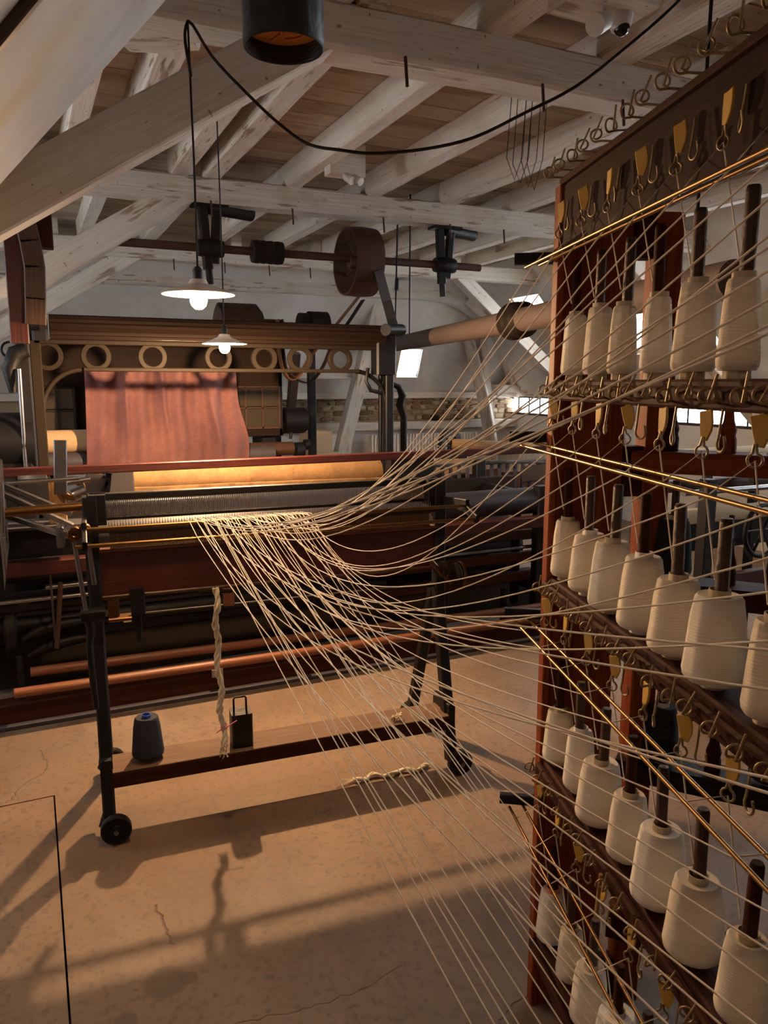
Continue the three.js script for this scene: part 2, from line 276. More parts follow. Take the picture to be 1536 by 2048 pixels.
{ // ceiling: boards across, joists along z
  const c = struct('ceiling', [2, HB, -3], 'boarded ceiling on whitewashed joists');
  let z = ZN; const ratio = [];
  while (z > -9.3) { const w = rr(0.15, 0.21); part(c, 'board', timber([XL - 0.1, CEIL + 0.012 + rr(0, 0.004), z - w / 2], [XR + 0.1, CEIL + 0.012 + rr(0, 0.004), z - w / 2], w - rr(0.002, 0.007), 0.024, { ch: 0.002, off: true }), m.boards[ratio.length % 3 === 2 ? 2 : (rnd() * 2 | 0)]); ratio.push(1); z -= w; }
  part(c, 'roof_deck', new THREE.BoxGeometry(XR - XL + 0.6, 0.06, 13).translate((XL + XR) / 2, CEIL + 0.09, -3.4), m.brown);
  const J = (x, z0, z1, w = 0.1, worn) => part(c, 'joist', timber([x, HB + 0.24 - 0.02, z0], [x + rr(-0.02, 0.02), HB + 0.24 - 0.02, z1], w, 0.155, { ch: 0.008, jit: 0.003, step: 0.4 }), worn ? m.whiteWorn : m.white);
  for (const x of [-1.45, -0.75, 0.02, 0.33, 0.6, 0.93, 1.15, 1.66, 2.22, 2.83, 3.4, 3.95, 4.6]) J(x, -2.55, -5.05, rr(0.09, 0.12), x > 0.5 && x < 1.3);
  for (const x of [-1.4, -0.7, 0.0, 0.54, 1.1, 1.68, 2.24, 2.8, 3.4, 3.95, 4.5]) J(x, -5.0, -7.5, rr(0.09, 0.12));
  for (const x of [-1.3, -0.5, 0.3, 1.1, 1.9, 2.7, 3.5, 4.3]) J(x, -7.4, -9.0, 0.1);
  part(c, 'broken_beam_end', timber([0.4, 2.87, -3.02], [0.62, 2.87, -2.9], 0.13, 0.12, { ch: 0.02, jit: 0.008, step: 0.06 }), m.whiteWorn);
  for (const x of [-0.4, 0.35, 1.0, 1.66, 2.2, 2.95]) J(x, 1.6, -2.62, rr(0.12, 0.15));
}
// roof trusses: tie beam with a strut on each side
function truss(z, label, worn) {
  const t = struct('roof_truss', [1, HB, z], label);
  part(t, 'tie_beam', timber([XL, HB + 0.075, z], [5.6, HB + 0.075, z], 0.16, 0.15, { ch: 0.012, jit: 0.004 }), worn ? m.whiteWorn : m.white);
  part(t, 'strut', timber([-1.7, 1.11, z], [1.02, HB + 0.09, z], 0.13, 0.155, { ch: 0.008, jit: 0.002, up: [-0.5, 0.85, 0] }), m.white);
  part(t, 'strut', timber([6.3, 1.25, z], [4.35, HB + 0.05, z], 0.13, 0.14, { ch: 0.008, jit: 0.003, up: [0.5, 0.85, 0] }), m.white);
  for (let i = 0; i < 5; i++) part(t, 'nail_hook', sweep([[1.25 + i * 0.5 + rr(-0.15, 0.15), HB + 0.01, z + 0.085], [1.25 + i * 0.5, HB - 0.09, z + 0.1]].map((p, k, a) => [a[0][0], p[1], p[2]]), 0.006, 6), m.rust);
  return t;
}
truss(-2.65, 'whitewashed roof truss with tie beam over the comb stand'); truss(-5.05, 'whitewashed roof truss carrying the line shaft', true); truss(-7.45, 'whitewashed roof truss behind the loom', true);
{ // left: sloping plaster soffit near, dormer wall with windows beyond
  const s = struct('wall_left', [XL, 0, -3], 'plastered roof slope and dormer wall with windows');
  const y = (x) => 2.18 + 1.17 * x;
  const slope = new THREE.Shape(); slope.moveTo(XL, y(XL) < 0 ? 0 : y(XL)); slope.lineTo(0.72, y(0.72)); slope.lineTo(0.72, y(0.72) + 0.12); slope.lineTo(XL - 0.1, 0.12); slope.closePath();
  const pts = [[-1.86, 0], [0.7, y(0.7)], [0.58, y(0.7) + 0.1], [-1.98, 0.0]];
  const sh = new THREE.Shape(pts.map(([a, b]) => new THREE.Vector2(a, b))); const g = new THREE.ExtrudeGeometry(sh, { depth: ZN + 2.3, bevelEnabled: false }); g.translate(0, 0, -2.3); part(s, 'soffit', g, m.plaster);
  part(s, 'batten', timber([-0.06, y(-0.06) - 0.012, -1.424], [0.2, y(0.2) - 0.012, -1.33], 0.025, 0.02, { ch: 0.003, up: [-0.76, 0.65, 0] }), m.brown);
  // gable cheek that closes the slope's far end above it is open to the dormer
  const W = [[-4.2, -3.4], [-6.4, -5.6]];
  part(s, 'wall_panel', new THREE.BoxGeometry(0.2, 1.4, 7.6).translate(XL - 0.1, 0.7, -5.9), m.plaster);
  part(s, 'wall_panel', new THREE.BoxGeometry(0.2, 0.65, 7.6).translate(XL - 0.1, 2.85, -5.9), m.plaster);
  const piers = [[-3.4, -2.1], [-5.6, -4.2], [-9.9, -6.4]];
  for (const [a, b] of piers) part(s, 'wall_panel', new THREE.BoxGeometry(0.2, 1.58, b - a).translate(XL - 0.1, 1.735, (a + b) / 2), m.plaster);
  part(s, 'wall_panel', new THREE.BoxGeometry(0.2, 3.2, ZN + 2.3).translate(XL - 0.16, 1.6, (ZN - 2.3) / 2), m.plaster);
  let k = 1;
  for (const [a, b] of W) {
    const w = struct('window_' + k++, [XL, 1.4, (a + b) / 2], 'dormer window with white glazing bars');
    part(w, 'window_frame', [box(XL - 0.08, XL - 0.02, 1.4, 1.46, a, b), box(XL - 0.08, XL - 0.02, 2.47, 2.53, a, b), box(XL - 0.08, XL - 0.02, 1.4, 2.53, a, a + 0.06), box(XL - 0.08, XL - 0.02, 1.4, 2.53, b - 0.06, b)], m.white);
    for (let i = 1; i < 4; i++) part(w, 'glazing_bar', box(XL - 0.07, XL - 0.03, 1.44, 2.48, a + (b - a) * i / 4 - 0.015, a + (b - a) * i / 4 + 0.015), m.white);
    for (let i = 0; i < 4; i++) part(w, 'pane', new THREE.BoxGeometry(0.004, 1.03, (b - a) / 4 - 0.03).translate(XL - 0.05, 1.965, a + (b - a) * (i + 0.5) / 4), m.glass);
  }
}
// far wall: plastered slope with skylight, stone band, ledge, lower wall
const slopeZ = (y) => -8.8 - (2.75 - y) * 0.7 / 1.23;
{
  const w = struct('wall_far', [2.3, 0, ZF], 'far wall: plastered slope above a band of rough stone');
  const th = Math.atan2(0.7, 1.23), L = Math.hypot(0.7, 1.27);
  const sh = new THREE.Shape(); sh.moveTo(XL - 0.2, -0.4); sh.lineTo(XR + 0.2, -0.4); sh.lineTo(XR + 0.2, L + 0.02); sh.lineTo(XL - 0.2, L + 0.02); sh.closePath();
  const k = Math.hypot(0.7, 1.23) / 1.23, h = new THREE.Path([[4.52, 2.085], [4.83, 2.085], [4.86, 1.717], [4.54, 1.717]].map(([x, y]) => new THREE.Vector2(x, (2.75 - y) * k))); sh.holes.push(h);
  const g = new THREE.ExtrudeGeometry(sh, { depth: 0.1, bevelEnabled: false }); // local y runs down the slope
  g.applyMatrix4(new THREE.Matrix4().makeBasis(V(1, 0, 0), V(0, -Math.cos(th), -Math.sin(th)), V(0, Math.sin(th), -Math.cos(th)))); g.translate(0, 2.75, -8.8);
  part(w, 'plaster_slope', g, m.plaster);
  part(w, 'sill_plank', timber([XL, 1.49, -9.46], [XR, 1.47, -9.46], 0.09, 0.085, { jit: 0.003, ch: 0.006 }), m.white);
  part(w, 'ledge', timber([XL, 1.075, -9.46], [XR, 1.065, -9.46], 0.18, 0.11, { jit: 0.003, ch: 0.008 }), m.white);
  part(w, 'lower_wall', new THREE.BoxGeometry(XR - XL + 0.4, 1.1, 0.2).translate((XL + XR) / 2, 0.5, ZF - 0.08), m.plaster);
  part(w, 'mortar_bed', new THREE.BoxGeometry(XR - XL + 0.4, 0.5, 0.2).translate((XL + XR) / 2, 1.3, ZF - 0.1), m.mortar);
  part(w, 'wall_plate', timber([XL, HB + 0.02, -8.86], [XR - 0.9, HB + 0.02, -8.86], 0.18, 0.2, { jit: 0.006, ch: 0.012 }), m.whiteWorn);
  const geos = [0, 1, 2, 3].map((i) => { const q = new THREE.IcosahedronGeometry(0.5, 1), p = q.attributes.position; for (let j = 0; j < p.count; j++) { const v = V(p.getX(j), p.getY(j), p.getZ(j)), c = [v.x, v.y, v.z].map((e) => Math.sign(e) * Math.pow(Math.abs(e) * 2, 0.55) / 2), s2 = 0.92 + 0.16 * hash(Math.round(v.x * 50), Math.round(v.y * 50), i); p.setXYZ(j, c[0] * s2, c[1] * s2, c[2] * s2); } q.computeVertexNormals(); return q; });
  let y = 1.135;
  for (let r = 0; r < 5; r++) { let x = 2.9 + rr(0, 0.1); const hh = rr(0.055, 0.075); while (x < 6.4) { const ww = rr(0.09, 0.2); share(w, 'stone', geos[rnd() * 4 | 0], m.stones[rnd() * 6 | 0], [x + ww / 2 - 2.3, y + hh / 2, ZF - ZF - 0.01 + rr(-0.015, 0.02)], [0, rr(-0.1, 0.1), rr(-0.08, 0.08)], [ww - 0.008, hh - 0.006, 0.1]); x += ww; } y += hh; }
  const s = struct('window_3', [4.68, 1.7, -9.3], 'small skylight in the far plaster slope');
  const P = (x, yy, o = 0) => V(x, yy - o * Math.sin(th) * -1, slopeZ(yy) - 0.04 - o * Math.cos(th));
  part(s, 'window_frame', [timber(P(4.5, 2.1), P(4.85, 2.1), 0.05, 0.03), timber(P(4.52, 1.7), P(4.88, 1.7), 0.05, 0.03), timber(P(4.505, 2.1), P(4.525, 1.7), 0.03, 0.05), timber(P(4.845, 2.1), P(4.875, 1.7), 0.03, 0.05)], m.slate);
  const pg = new THREE.BufferGeometry(), a = [P(4.51, 2.1), P(4.84, 2.1), P(4.87, 1.7), P(4.53, 1.7)]; pg.setAttribute('position', new THREE.Float32BufferAttribute([a[0], a[3], a[1], a[1], a[3], a[2]].flatMap((q) => [q.x, q.y, q.z]), 3)); pg.computeVertexNormals(); pg.setAttribute('uv', new THREE.Float32BufferAttribute(new Array(12).fill(0), 2)); part(s, 'pane', pg, m.glass);
}
// right: low wall with strip windows, plaster slope above with roof lights
{
  const w = struct('wall_right', [XR, 0, -3.5], 'low right wall with strip windows under a plaster slope');
  const zs = [[-9.62, -8.35], [-6.7, -4.9], [-4.2, -2.4], [-1.6, 0.4]], y0 = 1.2, y1 = 1.45;
  part(w, 'lower_wall', new THREE.BoxGeometry(0.24, y0, ZN - ZF + 0.4).translate(XR + 0.12, y0 / 2, (ZN + ZF) / 2), m.plaster);
  const ends = [ZF - 0.2, ...zs.flat(), ZN + 0.2];
  for (let i = 0; i < ends.length; i += 2) if (ends[i + 1] - ends[i] > 0.02) part(w, 'pier', new THREE.BoxGeometry(0.24, y1 - y0, ends[i + 1] - ends[i]).translate(XR + 0.12, (y0 + y1) / 2, (ends[i] + ends[i + 1]) / 2), m.plaster);
  part(w, 'sill_plank', timber([XR + 0.05, y1 + 0.05, ZF], [XR + 0.05, y1 + 0.05, ZN], 0.18, 0.1, { jit: 0.003, ch: 0.006 }), m.white);
  // slope from (6.5,1.5) to (5.4,2.75) with roof-light holes; local x = z, local y up the slope
  const L = Math.hypot(1.1, 1.25), ux = -1.1 / L, uy = 1.25 / L, sh = new THREE.Shape(); const zA = ZF - 0.2, zB = ZN + 0.2;
  sh.moveTo(zA, -0.06); sh.lineTo(zB, -0.06); sh.lineTo(zB, L + 0.4); sh.lineTo(zA, L + 0.4); sh.closePath();
  const lights = [[-8.15, -7.55, 1.28, 1.55], [-6.9, -5.4, 0.6, 1.5], [-4.5, -3.0, 0.6, 1.5], [-1.8, -1.0, 0.9, 1.5]];
  for (const [a, b, c, d] of lights) sh.holes.push(new THREE.Path([[a, c], [a, d], [b, d], [b, c]].map(([p, q]) => new THREE.Vector2(p, q))));
  const g = new THREE.ExtrudeGeometry(sh, { depth: 0.1, bevelEnabled: false });
  g.applyMatrix4(new THREE.Matrix4().makeBasis(V(0, 0, 1), V(ux, uy, 0), V(-uy, ux, 0))); g.translate(6.5 + 0.1 * uy, 1.5 - 0.1 * ux, 0); part(w, 'plaster_slope', g, m.plaster);
  let k = 4;
  for (const [a, b] of zs) {
    const s = struct('window_' + k++, [XR + 0.1, y0, (a + b) / 2], 'strip window of square panes in the right wall');
    const n = Math.round((b - a) / 0.24);
    part(s, 'window_frame', [box(XR - 0.005, XR + 0.05, y0 - 0.01, y0 + 0.02, a, b), box(XR - 0.005, XR + 0.05, y1 - 0.02, y1 + 0.01, a, b)], m.slate);
    for (let i = 0; i <= n; i++) { const z = a + (b - a) * i / n; part(s, 'glazing_bar', box(XR + 0.012, XR + 0.028, y0, y1, z - 0.01, z + 0.01, 0.002), m.slate); }
    for (let i = 0; i < n; i++) part(s, 'pane', new THREE.BoxGeometry(0.004, y1 - y0, (b - a) / n - 0.01).translate(XR + 0.02, (y0 + y1) / 2, a + (b - a) * (i + 0.5) / n), m.glass);
  }
  for (const [a, b, c, d] of lights) {
    const Q = (z, v, o = 0.05) => V(6.5 + ux * v + uy * o, 1.5 + uy * v - ux * o, z);
    const s = struct('window_' + k++, [5.6, 2.5, (a + b) / 2], 'roof light in the right plaster slope');
    part(s, 'window_frame', [timber(Q(a, c), Q(b, c), 0.04, 0.04), timber(Q(a, d), Q(b, d), 0.04, 0.04), timber(Q(a, c), Q(a, d), 0.04, 0.04), timber(Q(b, c), Q(b, d), 0.04, 0.04)], m.white);
    const pg = new THREE.BufferGeometry(), e = [Q(a, c), Q(b, c), Q(b, d), Q(a, d)]; pg.setAttribute('position', new THREE.Float32BufferAttribute([e[0], e[1], e[2], e[0], e[2], e[3]].flatMap((q) => [q.x, q.y, q.z]), 3)); pg.computeVertexNormals(); pg.setAttribute('uv', new THREE.Float32BufferAttribute(new Array(12).fill(0), 2)); part(s, 'pane', pg, m.glass);
  }
  const b = struct('wall_back', [2.3, 0, ZN], 'plastered wall behind the camera'); part(b, 'wall_panel', new THREE.BoxGeometry(9.4, 3.4, 0.2).translate(2.3, 1.6, ZN + 0.12), m.plaster);
}
{ // leaning posts and braces at the far wall
  const t = struct('trim_1', [4.5, 0, -9], 'whitewashed leaning posts and braces by the far wall');
  part(t, 'post', [timber([3.62, 0, -9.05], [3.62, 0.8, -9.05], 0.19, 0.16, { jit: 0.004, up: [0, 0, 1] }), timber([3.6, 0.75, -9.05], [4.1, 2.72, -8.95], 0.17, 0.16, { jit: 0.006, ch: 0.01, up: [0, 0, 1] })], m.whiteWorn);
  part(t, 'post', sweep([[5.95, 0, -9.15], [5.92, 0.8, -9.15], [5.8, 1.35, -9.15], [5.55, 2.05, -9.1], [5.25, 2.72, -9]], [0.11, 0.11, 0.1, 0.095, 0.085], 4), m.whiteWorn);
  part(t, 'post', timber([6.15, 0, -9.3], [5.62, 2.72, -9.1], 0.1, 0.1, { jit: 0.004, up: [0, 0, 1] }), m.white);
  part(t, 'post', timber([6.42, 1.45, -9.35], [5.95, 2.4, -9.0], 0.1, 0.12, { jit: 0.004, up: [0, 0, 1] }), m.white);
  part(t, 'brace', timber([5.28, 2.72, -8.75], [6.45, 1.62, -8.0], 0.16, 0.2, { jit: 0.004, ch: 0.01 }), m.white);
  part(t, 'brace', timber([3.0, 2.0, -9.0], [3.0, 1.1, -9.3], 0.1, 0.1, { jit: 0.004, up: [1, 0, 0] }), m.brown);
  part(t, 'cross_rail', timber([3.1, 1.75, -9.2], [3.85, 1.74, -9.1], 0.1, 0.1, { jit: 0.003 }), m.white);
  part(t, 'block', timber([6.05, 1.55, -9.3], [6.42, 1.52, -9.3], 0.18, 0.16, { jit: 0.004 }), m.white);
  part(t, 'plaster_edge', sweep([[4.4, 2.72, -8.85], [4.9, 2.74, -8.84], [5.2, 2.66, -8.82], [5.45, 2.52, -8.86], [5.62, 2.4, -8.92]], [0.05, 0.08, 0.09, 0.08, 0.04], 7), m.plaster);
}
// ================= THE CREEL (rack of yarn cones) =================
// local frame: x from the far end frame towards the near end, z out towards the comb stand
const CO = [1.12, 0, -1.464], CT = Math.atan2(-0.951, -0.309);
const cU = V(-0.309, 0, 0.951), cN = V(-0.951, 0, -0.309);
const cw = (x, y, z) => V(CO[0], 0, CO[2]).addScaledVector(cU, x).addScaledVector(cN, z).add(V(0, y, 0));
const ROWS = [1.655, 1.185, 0.712, 0.215], S0 = 0.03, DS = 0.131, NC = 15, ZC = -0.032;
const creel = thing('cone_creel', 'red-brown wooden creel rack with pegged shelves of cream yarn cones', 'creel', CO, CT, undefined, true);
{
  const LEN = 2.25;
  part(creel, 'end_board', box(-0.03, 0, 0, 2.06, -0.175, -0.012, 0.003, { off: true }), m.creel);
  part(creel, 'end_edge', box(-0.034, 0.004, 0, 2.085, -0.012, 0.006, 0.003, { off: true }), m.creel);
  part(creel, 'end_post', box(-0.04, 0.02, 0, 2.03, -0.285, -0.22, 0.004, { off: true }), m.creel);
  part(creel, 'end_tie', box(-0.03, 0.01, 1.93, 2.03, -0.22, -0.175, 0.003), m.creelDark);
  part(creel, 'end_tie', box(-0.03, 0.01, 1.38, 1.5, -0.24, -0.175, 0.003), m.creelDark);
  part(creel, 'end_tie', box(-0.03, 0.01, 0.02, 0.12, -0.24, -0.175, 0.003), m.creelDark);
  part(creel, 'top_beam', box(0, LEN, 1.945, 2.085, -0.04, 0.0, 0.004, { off: true }), m.ebony);
  part(creel, 'top_cap', box(0, LEN, 2.085, 2.098, -0.05, 0.008, 0.003, { off: true }), m.creelDark);
  ROWS.forEach((y, r) => {
    part(creel, 'shelf', box(0, LEN, y - 0.03, y, -0.085, 0.0, 0.004, { off: true }), m.creelDark);
    part(creel, 'shelf_lip', box(0, LEN, y - 0.045, y - 0.01, 0.0, 0.016, 0.005, { off: true }), m.creelDark);
  });
  for (const x of [0.9, 2.2]) part(creel, 'rear_post', box(x, x + 0.06, 0, 2.0, -0.14, -0.09, 0.004, { off: true }), m.creelDark);
  const pegG = lathe([[0, 0], [0.011, 0], [0.0102, 0.26], [0.0085, 0.265], [0, 0.265]], 10);
  ROWS.forEach((y) => { for (let i = 0; i < NC; i++) share(creel, 'peg', pegG, i % 3 ? m.brown : m.creelDark, [S0 + i * DS, y, ZC], [0.02 * Math.sin(i * 3.1), 0, 0.03 * Math.sin(i * 1.7 + y)]); });
  // pigtail guides, J hooks and brass-coloured tension tags
  const pig = sweep([V(0, 0, -0.03), V(0, 0, 0.01), ...Array.from({ length: 15 }, (_, i) => { const q = -1.6 + i / 14 * 6.6; return V(0.001 * i - 0.007, Math.sin(q) * 0.0105 + 0.0105, 0.02 + Math.cos(q) * 0.0105); }), V(0.01, 0.04, 0.012)], 0.0021, 6);
  const jay = sweep([V(0, 0.05, 0), V(0, 0.01, 0.004), ...arc(0.011, 0, 0.006, 0.011, Math.PI, Math.PI * 2, 8), V(0.021, 0.012, 0.008)], 0.0021, 6);
  const loop = sweep([V(0, 0.022, 0), ...arc(0, 0, 0, 0.0095, 1.9, 1.9 + 5.6, 12), V(0.002, 0.022, 0.002)], 0.0019, 6);
  const tagS = new THREE.Shape([[-0.01, 0.018], [0.002, 0.02], [0.01, 0.023], [0.0125, 0.004], [0.011, -0.008], [0.004, -0.022], [-0.005, -0.02], [-0.008, -0.002]].map(([a, b]) => new THREE.Vector2(a, b)));
  const tagG = new THREE.ExtrudeGeometry(tagS, { depth: 0.0025, bevelEnabled: true, bevelSize: 0.001, bevelThickness: 0.001, bevelSegments: 1 });
  const levels = [2.1, 1.655, 1.185, 0.712];
  levels.forEach((y, r) => { for (let i = 0; i < NC; i++) {
    const x = S0 + i * DS - 0.03, w = Math.sin(i * 2.3 + r), top = r === 0;
    share(creel, 'pigtail_hook', pig, m.wire, [x, (top ? y : y - 0.03), 0.012], [0.15 * w, 0.5 * w, 0]);
    share(creel, 'pigtail_hook', pig, m.wire, [x + 0.062, (top ? y : y - 0.033), 0.012], [-0.2 * w, -0.4 * w, 0]);
    share(creel, 'wire_loop', loop, m.wire, [x + 0.03, y - (top ? 0.125 : 0.105), 0.016], [0, 0.6 + 0.3 * w, 0.1 * w]);
    share(creel, 'tension_tag', tagG, m.tag, [x + 0.03, y - (top ? 0.08 : 0.066), 0.012], [0, 0.35 + 0.4 * w, 0.15 * w]);
    share(creel, 'wire_hook', jay, m.wire, [x + 0.072, y - (top ? 0.115 : 0.09), 0.012], [0, 0.4 * w, 0]);
  } });
  // pairs of tension rods carried on iron brackets in front of each row
  levels.forEach((y, r) => {
    const yr = y - [0.185, 0.155, 0.13, 0.165][r];
    for (const [z, dy] of [[0.062, 0], [0.028, 0.006]]) part(creel, 'tension_rod', rod([-0.06, yr + dy, z], [LEN, yr + dy, z], 0.0036, 10), r === 3 ? m.brassOld : m.brass);
    part(creel, 'rod_bracket', timber([-0.045, yr + 0.02, -0.02], [-0.075, yr + 0.02, 0.085], 0.02, 0.026, { ch: 0.003 }), m.iron);
  });
}
single('wooden_stick', rod(cw(0.436, 0.6, 0.03), cw(0.445, 0.7, 0.028), 0.004, 8), m.oak, 'thin pale wooden stick hanging from a hook under the third creel shelf', 'stick');
// cone bodies: [base radius, height] for each place, then copies
const DIA = [[0.062, 0.064, 0.058, 0.056, 0.07, 0.06], [0.074, 0.088, 0.09, 0.09, 0.093, 0.096], [0.08, 0.074, 0.102, 0.084, 0.1, 0.098], [0.08, 0.07, 0.087, 0.102, 0.095, 0.098]];
const ROWN = ['topmost', 'second highest', 'third', 'lowest'];
const ORD = ['first', 'second', 'third', 'fourth', 'fifth', 'sixth', 'seventh', 'eighth', 'ninth', 'tenth', 'eleventh', 'twelfth', 'thirteenth', 'fourteenth', 'fifteenth'];
const coneCache = new Map();
function coneGeo(d, h) {
  const k = d.toFixed(3) + h.toFixed(3); if (coneCache.has(k)) return coneCache.get(k);
  const r = d / 2, t = r * 0.76, y0 = 0.012;
  const g = lathe([[0.017, y0 + 0.001], [r * 0.86, y0], [r * 0.97, y0 + 0.006], [r, y0 + 0.014], [r * 0.93, h * 0.4], [r * 0.84, h * 0.75], [t, h - 0.014], [t * 0.97, h - 0.006], [t * 0.86, h - 0.001], [0.0165, h - 0.004]], 32);
  const tb = lathe([[0.0195, 0], [0.0175, h * 0.5], [0.0162, h + 0.008], [0.0145, h + 0.008], [0.0152, h * 0.5], [0.0165, 0]], 20);
  const out = [g, tb]; coneCache.set(k, out); return out;
}
function yarnCone(name, label, group, pos, d, h, ym, tm) {
  const t = thing(name, label, 'yarn cone', pos, rr(0, 6.28), group, true); const [g, tb] = coneGeo(d, h);
  share(t, 'wound_yarn', g, ym, [0, 0, 0]); share(t, 'paper_tube', tb, tm, [0, 0, 0]); return t;
}
ROWS.forEach((y, r) => { for (let i = 0; i < NC; i++) {
  const d = DIA[r][i % 6], h = 0.145 + 0.006 * Math.sin(i * 2 + r * 3), p = cw(S0 + i * DS, y, ZC + 0.003 * Math.sin(i * 4));
  const special = r === 3 && i === 0 ? m.tubePink : (r === 1 && (i === 1 || i === 3)) || (r === 2 && i === 1) ? m.tubeWhite : m.tube;
  const lab = r === 3 && i === 0 ? 'slim cream yarn cone with a pink tube rim on the lowest creel shelf' : `cream yarn cone, ${ORD[i]} from the end board on the ${ROWN[r]} creel shelf`;
  yarnCone('yarn_cone', lab, r === 3 && i === 0 ? undefined : `cream yarn cones on the ${ROWN[r]} creel shelf`, [p.x, p.y, p.z], d, h, (i + r) % 3 ? m.yarn : m.yarnWhite, special);
} });

// ================= second creel wing with black cones =================
const WO = [1.33, 0, -1.42], WT = Math.atan2(-0.785, 0.62);
const ww = (x, y, z) => { const c = Math.cos(WT), s = Math.sin(WT); return V(WO[0] + c * x + s * z, y, WO[2] - s * x + c * z); };
{
  const w2 = thing('creel_wing', 'rear creel wing of dark rails with empty tapered pegs and black yarn cones', 'creel', WO, WT, undefined, true);
  const LEN = 1.5;
  for (const [y, mt] of [[1.49, m.creel], [1.18, m.creelDark], [0.705, m.ironBrown], [0.25, m.creelDark]]) part(w2, 'rail', box(0, LEN, y - 0.05, y, -0.05, 0.05, 0.004, { off: true }), mt);
  for (const x of [0.04, 1.46]) part(w2, 'rear_post', box(x - 0.03, x + 0.03, 0, 2.0, -0.11, -0.05, 0.004, { off: true }), m.creelDark);
  const taper = lathe([[0, 0], [0.019, 0], [0.019, 0.03], [0.016, 0.04], [0.0185, 0.052], [0.012, 0.075], [0.008, 0.12], [0.006, 0.165], [0, 0.167]], 14);
  for (let i = 0; i < 11; i++) share(w2, 'tapered_peg', taper, i % 2 ? m.creel : m.creelDark, [0.08 + i * 0.125, 1.49, 0.0], [0, 0, 0.02 * Math.sin(i * 2)]);
  for (const y of [1.18, 0.705]) for (let i = 0; i < 11; i++) if (!(i < 5 && i % 2 === 0)) share(w2, 'tapered_peg', taper, m.creelDark, [0.1 + i * 0.125, y, 0.0]);
  for (const y of [1.18, 0.705]) for (const i of [0, 2, 4, 6]) share(w2, 'peg', lathe([[0, 0], [0.01, 0], [0.009, 0.24], [0, 0.242]], 10), m.brown, [0.1 + i * 0.125, y, 0]);
  for (const [y, n] of [[1.18, 'upper'], [0.705, 'lower']]) for (const i of [0, 2, 4, 6]) { const p = ww(0.1 + i * 0.125, y, 0); yarnCone('black_yarn_cone', `black yarn cone, ${ORD[i / 2]} from the creel end, on the ${n} rear rail`, `black cones on the ${n} rear rail`, [p.x, p.y, p.z], 0.094, 0.15, m.yarnBlack, m.tubeWhite); }
}

